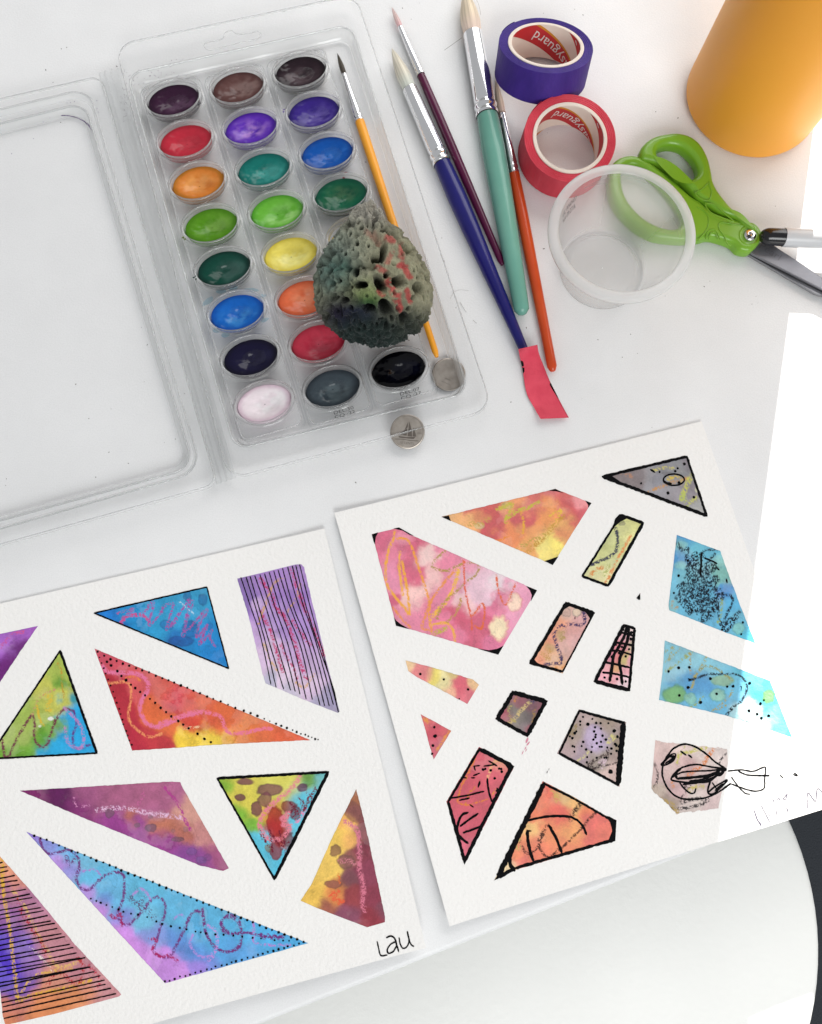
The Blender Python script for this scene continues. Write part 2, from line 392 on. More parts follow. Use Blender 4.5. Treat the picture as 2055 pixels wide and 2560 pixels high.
# lid, opened flat to the left, cavity up
lo = q3([(-560, 374), (250, 190), (541, 1210), (-330, 1452)], ZF)
li = q3([(-540, 403), (222, 220), (505, 1178), (-330, 1418)], ZF)
lz = q3([(-540, 440), (214, 254), (487, 1170), (-330, 1395)], 0.0045)
Lw = [lp(lo, 0, 0.006, ZF), lp(li, -0.0012, 0.012, ZF), lp(li, 0.0, 0.0115, ZF-0.0004), lp(li, 0.0014, 0.0105, 0.0048), lp(li, 0.0022, 0.010, 0.0044),
      lp(lz, 0.000, 0.010, 0.0044), lp(lz, 0.0008, 0.0095, 0.0038), lp(lz, 0.0022, 0.009, 0.0014), lp(lz, 0.004, 0.008, 0.0009), lp(lz, 0.010, 0.006, 0.0008)]
rimL = [lp(lo, 0.0, 0.006, ZF), lp(lo, -0.0006, 0.0064, ZF-0.0012), lp(lo, -0.0007, 0.0064, ZF-0.0025)]
lid = mk('lid', *join([skin(Lw[-2:], True), skin(Lw[:3]), skin(Lw[4:6])]), CLEAR, box, auto=60)
mk('wall', *join([skin(Lw[2:5]), skin(Lw[5:9]), skin(rimL)]), CLEARW, lid, auto=60)
props(lid, 'clear empty lid lying open at the left of the paints')
mk('rim', *join([bead(lp(lo, 0, 0.006, ZF+0.0001), 0.0003), bead(lp(li, 0, 0.0115, ZF), 0.0005), bead(lp(lz, 0.0005, 0.010, 0.0045), 0.0006)]), CLEAR2, lid)
# dried purple paint streak and dots inside the lid
def smear(name, polys, z, m, parent):
    parts = []
    for (px, py, rx, ry, an) in polys:
        t = np.linspace(0, 2*math.pi, 9, endpoint=False); rr = 1+0.4*(RNG.random(9)-0.5)
        x = px+(np.cos(t)*rx*math.cos(an)-np.sin(t)*ry*math.sin(an))*rr; y = py+(np.cos(t)*rx*math.sin(an)+np.sin(t)*ry*math.cos(an))*rr
        parts.append((P(x, y, z), [tuple(range(8, -1, -1))]))
    return mk(name, *join(parts), m, parent, smooth=False)
MPURP = mat('dried_purple_paint', (92, 60, 120), 0.7)
sm = []
arc = cat_rom(Zm('G', [(535, 1000), (600, 1003), (665, 1020), (725, 1050), (770, 1090), (800, 1135)]), 2.4)
for q in arc: sm.append((q[0]+RNG.normal()*0.5, q[1]+RNG.normal()*0.5, 1.2+RNG.random()*1.6, 0.6+RNG.random()*0.6, 0.3))
for q in Zm('G', [(580, 890), (610, 888), (645, 880), (520, 880), (838, 872), (840, 940), (850, 970), (375, 1055), (430, 1020), (290, 1200), (100, 1330)]): sm.append((q[0], q[1], 1.2, 0.8, 0.4))
props(smear('paint_smear', sm, 0.0016, MPURP, lid), kind='stuff')
sm = []
for q in range(120):
    t = RNG.random(); a = Zm('A', [(120, 560)])[0]*(1-t)+Zm('A', [(640, 290)])[0]*t
    if RNG.random() < 0.5: a = Zm('A', [(70+RNG.random()*120, 420+RNG.random()*420)])[0]
    elif RNG.random() < 0.4: a = Zm('A', [(200+RNG.random()*500, 500-RNG.random()*80)])[0]
    sm.append((a[0]+RNG.normal()*5, a[1]+RNG.normal()*5, 0.5+RNG.random()*0.9, 0.4+RNG.random()*0.4, RNG.random()*3))
props(smear('paint_specks', sm, ZF+0.0005, mat('dried_plum_paint', (70, 35, 75), 0.7), tray), kind='stuff')

# three strips of pans
PANCOL = {  # base, streak (worn paint and painted gloss), edge (as seen in daylight)
 (0, 0): ((52, 22, 48), (92, 62, 88), (38, 14, 36)), (0, 1): ((188, 44, 62), (205, 75, 88), (165, 36, 50)), (0, 2): ((216, 126, 50), (232, 160, 88), (160, 105, 20)),
 (0, 3): ((84, 142, 26), (120, 165, 70), (70, 125, 15)), (0, 4): ((8, 66, 54), (60, 96, 88), (4, 44, 38)), (0, 5): ((18, 98, 190), (70, 150, 215), (8, 72, 165)),
 (0, 6): ((16, 12, 46), (60, 58, 92), (10, 6, 28)), (0, 7): ((246, 232, 238), (250, 246, 248), (222, 190, 208)),
 (1, 0): ((92, 60, 58), (138, 112, 108), (74, 44, 44)), (1, 1): ((92, 44, 178), (176, 130, 212), (62, 20, 140)), (1, 2): ((16, 112, 104), (70, 160, 152), (6, 90, 84)),
 (1, 3): ((104, 180, 58), (165, 218, 128), (70, 150, 36)), (1, 4): ((240, 222, 100), (248, 240, 150), (222, 200, 70)), (1, 5): ((232, 112, 72), (242, 150, 112), (205, 85, 50)),
 (1, 6): ((200, 56, 78), (220, 100, 118), (175, 40, 60)), (1, 7): ((64, 74, 82), (98, 112, 118), (40, 48, 56)),
 (2, 0): ((38, 24, 32), (86, 70, 76), (24, 14, 20)), (2, 1): ((54, 34, 128), (104, 88, 168), (36, 20, 100)), (2, 2): ((12, 82, 170), (40, 108, 192), (8, 60, 140)),
 (2, 3): ((10, 96, 68), (70, 120, 84), (6, 80, 62)), (2, 4): ((236, 205, 80), (244, 225, 130), (220, 180, 40)), (2, 5): ((120, 70, 50), (150, 100, 80), (100, 50, 40)),
 (2, 6): ((150, 90, 60), (180, 120, 90), (120, 70, 40)), (2, 7): ((3, 3, 7), (14, 16, 34), (1, 1, 3))}
NAMES = {(0, 0): 'dark plum', (0, 1): 'red', (0, 2): 'orange', (0, 3): 'olive green', (0, 4): 'dark green', (0, 5): 'bright blue', (0, 6): 'navy', (0, 7): 'white',
         (1, 0): 'brown', (1, 1): 'violet', (1, 2): 'teal', (1, 3): 'light green', (1, 4): 'yellow', (1, 5): 'coral', (1, 6): 'rose red', (1, 7): 'grey',
         (2, 0): 'blackish plum', (2, 1): 'indigo', (2, 2): 'blue', (2, 3): 'green', (2, 4): 'yellow', (2, 5): 'brown', (2, 6): 'tan', (2, 7): 'black'}
MCAKE = attrmat('paint_cake', 0.14, bmp=(420, 0.00016, 0.6), spec=0.22, coat=0.0)
CUPM = clear('clear_cup', tint=(252, 252, 252), rough=0.035, gain=3.0, dark=(190, 194, 197), milk=0.20, milkc=(252, 252, 252))
RA, RB = 0.0140, 0.0096
def ell(fr, z, n=48, extra=0.0, c=(0, 0)):
    t = np.linspace(0, 2*math.pi, n, endpoint=False)
    return np.stack([c[0]+np.cos(t)*(RA*fr+extra), c[1]+np.sin(t)*(RB*fr+extra), np.full(n, z)], 1)
def tray_local(L, ctr):
    return np.array([ctr[0], ctr[1], 0])+L[:, :1]*EA+L[:, 1:2]*EB+np.array([0, 0, 1.0])*L[:, 2:3]
cup_loops = [ell(1, 0.0066, extra=0.0001), ell(1, 0.0084, extra=0.0004), ell(1, 0.0096, extra=0.0007), ell(1, 0.0102, extra=0.0011), ell(1, 0.0103, extra=0.0016), ell(1, 0.0099, extra=0.0021), ell(1, 0.0090, extra=0.0023),
             ell(1, 0.0080, extra=0.0021), ell(1, 0.0066, extra=0.0019), ell(1, 0.0060, extra=0.0021), ell(1, 0.0057, extra=0.0032)]
for k in range(3):
    a0 = PANC[(k, 0)]; a7 = PANC[(k, 7)]
    def loc2(u, v): return np.array([a0[0], a0[1], 0])+EA*u+EB*v
    hw = 0.0166
    quad = np.array([loc2(-hw, -0.0128), loc2(hw, -0.0128), loc2(hw, ROWP*7+0.0165), loc2(-hw, ROWP*7+0.0165)])
    loops = [lp(quad, -0.0012, 0.0045, 0.0012), lp(quad, -0.0008, 0.0043, 0.0040), lp(quad, -0.0002, 0.004, 0.0056), lp(quad, 0.0006, 0.0036, 0.0059), lp(quad, 0.0016, 0.003, 0.0058)]
    strip = mk('pan_strip', *skin(loops, True), CLEAR, box, auto=60)
    props(strip, ['clear strip of eight paint pans next to the hinge', 'middle clear strip of eight paint pans', 'clear strip of eight paint pans beside the yellow brush'][k])
    mk('rim', *bead(lp(quad, 0.0004, 0.0038, 0.0060), 0.00028), CLEAR2, strip)
    for i in range(8):
        ctr = PANC[(k, i)]
        V, F = skin([tray_local(l, ctr) for l in cup_loops]); mk('cup', V, F, CUPM, strip)
        base, streak, edge = [lin(c) for c in PANCOL[(k, i)]]
        # solid cake: rings from the outside bottom up and over to the middle
        rings = [(0.93, 0.0014), (0.99, 0.0018), (1.0, 0.0040), (1.01, 0.0066), (1.0, 0.0070)]
        empty_pan = (k, i) == (2, 4)
        top = 0.0071 if not empty_pan else 0.0032
        if empty_pan: rings = [(0.86, 0.0022), (0.97, 0.0026), (0.99, 0.0031)]
        for f in np.linspace(0.985, 0.02, 22): rings.append((f, top))
        n = 64; V = np.concatenate([ell(f, z, n) for f, z in rings])
        x, y = V[:, 0]/RA, V[:, 1]/RB; rr = np.hypot(x, y); topm = (V[:, 2] > top-0.0003) & (rr < 0.99)
        s = 31*k+i
        sw = fbm(x*1.6+s, y*1.6, 0, s, 4); dent = np.exp(-((x-0.1)**2+(y-0.05)**2)/0.28)
        V[:, 2] += np.where(topm, -0.0030*dent*(0.45+1.0*sw)+0.0010*(sw-0.5)*sst(1, 0.75, rr)+0.0005*(fbm(x*5, y*5, 2, s+77, 3)-0.5), 0)
        wx = x+0.5*(fbm(x*2.2, y*2.2, 3, s+5)-0.5); wy = y+0.5*(fbm(x*2.2, y*2.2, 8, s+9)-0.5)
        cx_, cy_ = 0.15+0.2*math.sin(s*2.1), 0.12+0.15*math.cos(s*1.3)
        sp = np.exp(-((wx-cx_)**2/0.30+(wy-cy_)**2/0.18))*sst(0.25, 0.7, fbm(x*3+9, y*3+s, 2, s))*1.9
        sp = np.clip(sp, 0, 0.9)*{(1, 1): 1.0, (1, 3): 0.9, (0, 5): 0.7, (0, 1): 0.35, (1, 6): 0.4, (2, 7): 0.6, (0, 6): 0.25}.get((k, i), 0.9)
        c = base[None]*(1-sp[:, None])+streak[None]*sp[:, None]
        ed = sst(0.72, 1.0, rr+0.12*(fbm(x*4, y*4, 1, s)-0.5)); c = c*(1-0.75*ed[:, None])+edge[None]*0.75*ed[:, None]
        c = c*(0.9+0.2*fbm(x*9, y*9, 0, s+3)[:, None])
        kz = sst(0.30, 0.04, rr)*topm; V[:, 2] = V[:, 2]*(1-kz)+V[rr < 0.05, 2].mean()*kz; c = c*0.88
        F = grid_faces(len(rings), n, False, True)+[tuple(range((len(rings)-1)*n, len(rings)*n)), tuple(range(n-1, -1, -1))]
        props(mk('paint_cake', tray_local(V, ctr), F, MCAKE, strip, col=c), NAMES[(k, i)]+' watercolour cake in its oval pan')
    # ink-jet print under the last pan
    if k:
        for r_, tx in enumerate((('DEL:30', 'DEL:07')[k-1], ('CQ :22', 'CQ :27')[k-1])):
            V, F = text_mesh(tx, 0.0030); pos = loc2(0.002, ROWP*7+0.0132+r_*0.0023)
            W3 = pos+V[:, :1]*1.25*EA-V[:, 1:2]*EB*0.8+np.array([0, 0, 0.0063]); mk('printed_code', W3, F, mat('print_ink', (60, 60, 62), 0.6), strip, smooth=False)
# paint spills on the strips
sm = []
for (zk, pts, cmat) in (('C', [(480, 880), (560, 1130), (640, 1165), (970, 1040), (950, 830), (600, 790), (860, 780), (700, 765)], (214, 236, 245)), ('B', [(105, 740), (100, 760)], (150, 120, 200)),
                        ('B', [(640, 1285), (620, 1330)], (205, 90, 110)), ('C', [(360, 670), (380, 685), (375, 660)], (10, 70, 55)), ('A', [(765, 685), (750, 700)], (45, 20, 45)), ('C', [(285, 340), (270, 325)], (150, 175, 60))):
    big = len(pts) > 5
    sm = [(q[0], q[1], (14 if big else 3)*(0.7+0.6*RNG.random()), (6 if big else 2)*(0.7+RNG.random()*0.6), RNG.random()*0.8-0.6) for q in Zm(zk, pts)]
    props(smear('paint_spill', sm, 0.0062 if big else 0.0098, clear('spill_%d' % cmat[0], tint=cmat, rough=0.3, gain=0.5), box), kind='stuff')

# ================================================================== brushes
def brush(name, label, tip, f0, f1, end, rad, cols, zc, bristle_r, handle, ferr_n=2, flat=1.0):
    """tip, ferrule start, ferrule end, handle end in photo pixels; zc heights of the axis at tip and end"""
    def at(q, t): return P(q[0], q[1], zc[0]*(1-t)+zc[1]*t)
    p0 = at(tip, 0); p3 = at(end, 1)
    a, u, v, L = frame(p0, p3)
    s1 = (at(f0, 0.2)-p0)@a; s2 = (at(f1, 0.4)-p0)@a
    base = P(*f1, 0.0)
    t = thing(name, (base[0], base[1], 0), label, 'paintbrush', 'paintbrushes')
    rf0, rf1 = rad
    # bristles: tapered tuft with fine strands
    n = 56; pr = []
    for f in np.linspace(0, 1, 26): pr.append((max(bristle_r*(math.sin(min(f*1.25, 1)*math.pi/2)**0.8)*(1.0-0.10*max(0, f-0.7)/0.3), 0.00012), s1*f+(0.001 if f == 1 else 0)))
    V, F = lathe(p0, (a, u, v), pr, n)
    ang = np.tile(np.arange(n), len(pr)); off = (V-p0); sax = off@a
    rad_ = off-np.outer(sax, a); st = (vn(ang*0.9, sax*60, 0, 5)-0.5)*0.26*(1-0.8*sax/s1)
    V = V+rad_*st[:, None]
    cc = lin(cols[0])[None]*(0.62+0.55*vn(ang*1.3, sax*60, 0, 9))[:, None]
    if len(cols) > 3:
        w = sst(0.55, 1.0, sax/s1)[:, None]*0.55; cc = cc*(1-w)+lin(cols[3])[None]*w
    mk('bristles', V, F, MBRIS, t, col=cc)
    # ferrule with crimped rings
    Lf = s2-s1; pr = [(rf0*0.9, s1-0.0002), (rf0, s1), (rf0*1.0, s1+0.0006)]
    k0 = s2-max(0.0060, Lf*0.17) if ferr_n > 1 else s2-0.004
    pr += [(rf0*0.6+rf1*0.4, (s1+k0)/2), (rf1*0.97, k0)]
    seg = (s2-k0)/ferr_n
    for q in range(ferr_n):
        b = k0+q*seg
        for f, d in ((0.15, -0.06), (0.35, -0.08), (0.55, 0.03), (0.8, 0.045), (1.0, -0.0)): pr.append((rf1*(1.0+d), b+f*seg))
    pr.append((rf1*0.96, s2+0.0001))
    V, F = lathe(p0, (a, u, v), pr, 56)
    mk('ferrule', V, F, MFER, t, auto=50)
    # painted wooden handle
    Lh = L-s2; pr = [(rf1*0.97, s2-0.0004), (handle[0]*0.985, s2+0.0001)]
    for f, r in zip(np.linspace(0.01, 1, len(handle)), handle): pass
    fs = np.linspace(0, 1, len(handle)); rend = handle[-1]
    for f in np.linspace(0.005, 1, 40):
        s = s2+Lh*f; r = np.interp(f, fs, handle)
        back = L-s
        if back < rend: r = r*math.sqrt(max(1-((rend-back)/rend)**2, 0.0004))
        pr.append((r, s))
    for q in np.linspace(0.75, 0.05, 5): pr.append((rend*math.sqrt(max(1-(1-q*0.25)**2, 0.0003)), L-rend*q*0.25))
    pr = sorted(pr, key=lambda e: e[1])
    V, F = lathe(p0, (a, u, v), pr, 48)
    mk('handle', V, F, cols[1], t, auto=60)
    V, F = lathe(p0, (a, u, v), [(rf1*0.93, s2-0.0001), (rf1*1.005, s2+0.0000), (rf1*1.005, s2+0.0003), (rf1*0.93, s2+0.0004)], 40); mk('collar_line', V, F, MDARKLINE, t)
    return t
MBRIS = attrmat('bristle_hair', 0.6, spec=0.3, sheen=0.2)
MFER = mat('polished_aluminium', (244, 244, 246), 0.13, 1.0, bmp=(1200, 0.00002, 0.4))
MDARKLINE = mat('dark_seam', (40, 38, 40), 0.6)
def lac(name, c, c2, rough=0.28): return mat(name, c, rough, spec=0.2, coat=0.3, vary=(45, c2), bmp=(220, 0.00012, 0.5))
brush('paintbrush', 'thin maroon paintbrush with pink-stained bristles lying against the blue brush', Zm('I', [(172, 82)])[0], Zm('I', [(262, 292)])[0], Zm('I', [(497, 805)])[0], Zm('N', [(1022, 1135)])[0],
      (0.0016, 0.0024), ((226, 196, 192), lac('maroon_lacquer', (76, 10, 50), (86, 14, 58)), 0, (225, 170, 178)), (0.003, 0.0028), 0.0016, (0.0023, 0.0026, 0.0026, 0.0024, 0.0021, 0.0018))
brush('paintbrush', 'fat blue paintbrush with a strip of red tape under its end', Zm('I', [(172, 525)])[0], Zm('I', [(372, 962)])[0], Zm('I', [(716, 1758)])[0], Zm('O', [(520, 860)])[0],
      (0.0042, 0.0050), ((226, 218, 200), lac('navy_lacquer', (24, 22, 98), (30, 28, 108), 0.3), 0, (195, 210, 205)), (0.0050, 0.0036), 0.0040, (0.0048, 0.0053, 0.0050, 0.0043, 0.0036, 0.0029, 0.0023))
brush('paintbrush', 'fat sea-green paintbrush with a thick cream tuft reaching past the top edge', (1162, -28), Zm('I', [(1052, 372)])[0], Zm('I', [(1200, 1248)])[0], Zm('N', [(1236, 1672)])[0],
      (0.0056, 0.0063), ((232, 214, 188), lac('sea_green_lacquer', (104, 162, 146), (114, 170, 154), 0.25), 0, (232, 205, 198)), (0.0066, 0.0052), 0.0055, (0.0060, 0.0066, 0.0064, 0.0059, 0.0053, 0.0047, 0.0041))
brush('paintbrush', 'slim orange paintbrush lying between the sea-green brush and the red tape', Zm('I', [(1290, 870)])[0], Zm('I', [(1380, 1212)])[0], Zm('I', [(1508, 1872)])[0], Zm('O', [(790, 992)])[0],
      (0.0019, 0.0029), ((222, 200, 180), lac('orange_lacquer', (196, 66, 26), (206, 78, 34)), 0, (222, 190, 178)), (0.0032, 0.0030), 0.0022, (0.0030, 0.0033, 0.0033, 0.0031, 0.0029, 0.0027, 0.0026), 2)
brush('paintbrush', 'yellow paintbrush with dark bristles lying in the groove of the paint box', Zm('B', [(566, 255)])[0], Zm('B', [(638, 432)])[0], Zm('B', [(782, 838)])[0], Zm('D', [(1152, 1432)])[0],
      (0.0014, 0.0025), ((66, 58, 46), lac('yellow_lacquer', (236, 156, 40), (242, 166, 52), 0.4), 0, (50, 40, 32)), (0.0040, 0.0040), 0.0015, (0.0027, 0.0026, 0.0024, 0.0022, 0.0020, 0.0018, 0.0017))
# a loose bristle beside the big tuft
def hair(name, pts, z, r, m):
    c = cat_rom(pts, 4); L3 = P(c[:, 0], c[:, 1], z); V, F = bead(L3, r, 6, False); return V, F

# ================================================================== sponge
def sponge():
    import bmesh
    bm = bmesh.new(); bmesh.ops.create_icosphere(bm, subdivisions=8, radius=1.0)
    V = np.array([v.co[:] for v in bm.verts]); F = [tuple(v.index for v in f.verts) for f in bm.faces]; bm.free()
    ctr = P(*Zm('D', [(592, 700)])[0], 0.027)
    N0 = V.copy()
    x, y, z = V.T
    ax, ay, az = 0.0268, 0.0370, 0.0195
    taper = 1.0-0.46*np.clip(y, -1, 1)-0.10*y*y
    taper = taper*(1-0.30*np.clip(y, 0, 1)**2.2)
    B = np.stack([x*ax*taper+0.004*y*-1.0*0.6, y*ay, z*az*(1-0.15*y)], 1)
    B += 0.0045*(fbm(x*1.7, y*1.7, z*1.7, 3, 3)-0.5)[:, None]*N0
    q = B*1000.0
    # knobbly surface: worley cells + ridges
    wq = q+2.4*np.stack([fbm(q[:, 0]*.25, q[:, 1]*.25, q[:, 2]*.25, s_, 2)-0.5 for s_ in (1, 2, 4)], 1)
    def cells(p, sc_, sd_):
        g = p/sc_; ig = np.floor(g); best = np.full(len(p), 9.0)
        for a_ in (-1, 0, 1):
            for b_ in (-1, 0, 1):
                for c_ in (-1, 0, 1):
                    cx_, cy_, cz_ = ig[:, 0]+a_, ig[:, 1]+b_, ig[:, 2]+c_
                    d_ = (g[:, 0]-cx_-_h(cx_, cy_, cz_, sd_))**2+(g[:, 1]-cy_-_h(cx_, cy_, cz_, sd_+1))**2+(g[:, 2]-cz_-_h(cx_, cy_, cz_, sd_+2))**2
                    best = np.minimum(best, d_)
        return np.sqrt(best)
    d1 = cells(wq*np.array([1.0, 0.62, 1.0]), 4.0, 3)
    d2 = cells(wq, 2.0, 13)
    knob = 0.82*sst(0.85, 0.25, d1)+0.18*sst(0.9, 0.2, d2)
    fine = fbm(q[:, 0]*.55, q[:, 1]*.55, q[:, 2]*.55, 11, 4)
    # deep holes where the photograph shows them
    pits = [((685, 520), 26, 80, 0.1), ((620, 580), 40, 28, 0.4), ((445, 690), 30, 42, -0.3), ((490, 805), 55, 32, 0.1), ((655, 790), 40, 78, -0.45), ((715, 715), 28, 22, 0),
            ((825, 775), 48, 50, 0.2), ((985, 840), 40, 55, -0.3), ((700, 1000), 52, 66, -0.5), ((860, 1075), 36, 40, 0), ((560, 1000), 50, 30, 0.2), ((350, 930), 40, 25, 0.3), ((610, 250), 25, 35, 0.2), ((690, 350), 30, 18, 0.3)]
    W = ctr+B
    rel = W-CAMW
    dcam = rel@R  # into camera axes
    px = CX+FPX*dcam[:, 0]/dcam[:, 2]; py = CY+FPX*dcam[:, 1]/dcam[:, 2]
    zx, zy = (px-760)*3.462, (py-480)*3.462
    facing = (N0*(CAMW-ctr)/np.linalg.norm(CAMW-ctr)).sum(1)
    wzx = zx+22*(fbm(zx/38, zy/38, 0, 21, 3)-0.5); wzy = zy+22*(fbm(zx/38, zy/38, 5, 22, 3)-0.5)
    pit = np.zeros(len(W))
    for (c, rx, ry, an) in pits:
        rx, ry = rx*1.12, ry*1.12; ux = (wzx-c[0])*math.cos(an)+(wzy-c[1])*math.sin(an); uy = -(wzx-c[0])*math.sin(an)+(wzy-c[1])*math.cos(an)
        pit = np.maximum(pit, sst(1.12, 0.75, np.sqrt((ux/rx)**2+(uy/ry)**2)))
    pit *= (facing > 0.0)
    # smaller random pits elsewhere
    sp = sst(0.60, 0.72, fbm(q[:, 0]*.16+7, q[:, 1]*.16, q[:, 2]*.16, 31, 2))
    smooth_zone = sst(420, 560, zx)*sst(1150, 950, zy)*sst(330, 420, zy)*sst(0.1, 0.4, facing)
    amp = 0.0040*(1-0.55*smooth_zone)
    def ridge(k_, sd_): return 1-np.abs(2*fbm(wq[:, 0]*k_, wq[:, 1]*k_*0.8, wq[:, 2]*k_, sd_, 2)-1)
    rg = ridge(0.26, 61)**1.6; rg2 = ridge(0.55, 71)**1.4
    pore = sst(0.34, 0.12, d1)*(1-0.5*smooth_zone)
    knob = np.clip(0.45*rg+0.25*rg2+0.45*knob, 0, 1.2)
    pit = np.maximum(pit, 0.40*pore)
    disp = amp*(knob-0.35)+0.0013*(fine-0.5)-0.0165*pit-0.0034*sp*(1-pit)
    V2 = W+N0*disp[:, None]
    # colour
    def blob(cx, cy, rx, ry): return np.exp(-(((wzx-cx)/rx)**2+((wzy-cy)/ry)**2))
    base = lin((158, 156, 130)); c = np.tile(base, (len(W), 1))
    def mix(col, w): 
        nonlocal c; w = np.clip(w, 0, 1)[:, None]; c = c*(1-w)+lin(col)[None]*w
    mix((186, 182, 170), blob(560, 180, 330, 130)*1.2)
    mix((150, 160, 148), blob(300, 500, 230, 260)*0.8)
    mix((96, 128, 122), blob(250, 700, 150, 220)*(0.3+0.9*fbm(zx/60, zy/60, 1, 40, 3)))
    mix((70, 116, 104), blob(340, 650, 90, 90)*0.6)
    mix((140, 160, 90), blob(540, 880, 150, 110)*0.7); mix((84, 128, 44), blob(560, 960, 110, 70)*1.0)
    mix((40, 44, 64), blob(430, 1080, 280, 150)*1.3); mix((44, 58, 56), blob(650, 1240, 460, 170)*1.5); mix((40, 34, 54), blob(300, 1030, 90, 80)*0.9)
    mix((64, 70, 62), blob(900, 1130, 180, 150)*0.9)
    for (x0, y0, x1, y1, w_, k_) in ((720, 400, 760, 430, 30, .9), (830, 460, 850, 640, 26, .9), (640, 650, 700, 700, 26, .8), (760, 520, 720, 620, 26, .6), (880, 680, 910, 740, 26, 1), (745, 780, 800, 900, 45, 1), (790, 900, 830, 1010, 26, 1), (890, 850, 910, 940, 26, 1), (650, 860, 680, 890, 24, .9), (820, 640, 880, 650, 26, 1), (560, 360, 640, 420, 40, .35)):
        t = np.clip(((wzx-x0)*(x1-x0)+(wzy-y0)*(y1-y0))/((x1-x0)**2+(y1-y0)**2+1e-6), 0, 1)
        dd = np.hypot(wzx-x0-t*(x1-x0), wzy-y0-t*(y1-y0)); mix((186, 74, 74), k_*sst(w_*1.4, w_*0.4, dd)*sst(0.22, 0.5, fbm(zx/40, zy/40, 2, 44, 3))*0.85)
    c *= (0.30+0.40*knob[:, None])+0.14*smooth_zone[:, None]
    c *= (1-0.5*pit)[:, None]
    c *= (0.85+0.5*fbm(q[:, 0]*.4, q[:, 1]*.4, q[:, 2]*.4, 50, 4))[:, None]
    lowz = ctr[2]-0.016
    V2[:, 2] = np.maximum(V2[:, 2], 0.0088)
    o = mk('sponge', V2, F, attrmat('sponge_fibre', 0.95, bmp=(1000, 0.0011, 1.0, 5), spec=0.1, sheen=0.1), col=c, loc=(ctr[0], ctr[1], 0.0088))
    props(o, 'paint-stained natural sponge full of holes, resting on the paint pans', 'sponge')
sponge()

# ================================================================== coins
MCOIN = mat('worn_nickel', (172, 164, 156), 0.36, 0.75, bmp=(900, 0.00004, 0.6), vary=(260, (152, 144, 136)))
MCOIN2 = mat('worn_nickel_relief', (104, 96, 90), 0.4, 0.75)
def dime(label, ctr, nrm, updir, relief):
    nrm = np.array(nrm, float)/np.linalg.norm(nrm); u = np.cross(updir, nrm); u /= np.linalg.norm(u); v = np.cross(nrm, u)
    r = 0.00902; th = 0.0012
    t = thing('dime', tuple(ctr), label, 'coin', 'dimes'); ctr = np.array(ctr, float)
    pr = [(0.0001, 0), (r-0.0003, 0), (r, 0.0002), (r, th-0.0002), (r-0.00025, th), (r-0.0008, th), (r-0.0010, th-0.00022), (0.0001, th-0.00022)]
    V, F = lathe(ctr, (nrm, u, v), pr, 72); mk('disc', V, F, MCOIN, t, auto=40)
    parts = []
    def pol(pts, h=0.00016):
        p = np.array(pts, float)*0.001; n = len(p); b = ctr+np.outer(p[:, 0], u)+np.outer(p[:, 1], v)
        a = b+nrm*(th-0.00024); c = b+nrm*(th-0.00022+h)
        parts.append((np.concatenate([a, c]), [tuple(range(n, 2*n))]+[(i, (i+1) % n, n+(i+1) % n, n+i) for i in range(n)]))
    if relief:
        pol([(-4.6, -2.6), (-3.8, -3.4), (3.6, -3.4), (4.4, -2.2), (0, -2.8)])
        pol([(-0.2, -2.0), (-4.4, -2.0), (-3.2, -0.6), (-0.3, 1.8)]); pol([(0.3, -2.2), (2.6, -2.2), (2.2, 1.0), (0.4, 5.6)]); pol([(2.9, -2.1), (4.8, -2.0), (4.2, -0.2), (2.9, 2.6)])
        pol([(-0.1, 2.2), (-1.6, 0.9), (-0.1, 5.4)]); pol([(-6.2, -4.2), (-2, -3.9), (2, -4.2), (6.2, -4.0), (6.2, -4.3), (2, -4.5), (-2, -4.2), (-6.2, -4.5)])
    else:
        a = np.linspace(0, 2*math.pi, 22, endpoint=False)
        pol([(0.4+(3.0+0.5*math.sin(3*q))*math.cos(q), 0.6+(4.2+0.5*math.cos(2*q))*math.sin(q)) for q in a], 0.0002); pol([(-2.2, -4.8), (2.6, -5.0), (1.6, -2.6), (-1.0, -2.4)], 0.0002)
    mk('relief', *join(parts), MCOIN2 if relief else MCOIN, t, smooth=False)
    if relief:
        for s, pos, size in (('10 CENTS', (0.2, -5.9), 1.75), ('1974', (6.2, -0.2), 1.2), ('CANADA', (-0.2, 6.9), 0.001)):
            if size < 0.1: continue
            V, F = text_mesh(s, size*0.001, 0.00007); W3 = ctr+np.outer(V[:, 0]+pos[0]*0.001, u)+np.outer(V[:, 1]+pos[1]*0.001, v)+np.outer(V[:, 2]+th-0.00018, nrm)
            mk('lettering', W3, F, mat('coin_lettering', (120, 114, 108), 0.4, 1.0), t, smooth=False)
    return t
cA = P(*Zm('F', [(826, 896)])[0], 0.0062)
dime('dime with a sailing ship leaning on the front rim of the paint box', cA+np.array([0, 0, -0.0004]), (0.0, -0.34, 1.0), np.array([0.10, 1.0, 0.3]), True)
cB = P(*Zm('F', [(1183, 400)])[0], 0.0022)
dime('worn blank-looking dime inside the corner of the paint box', cB-np.array([0, 0, 0.001]), (0.0, -0.05, 1.0), np.array([0.35, 1.0, 0.0]), False)

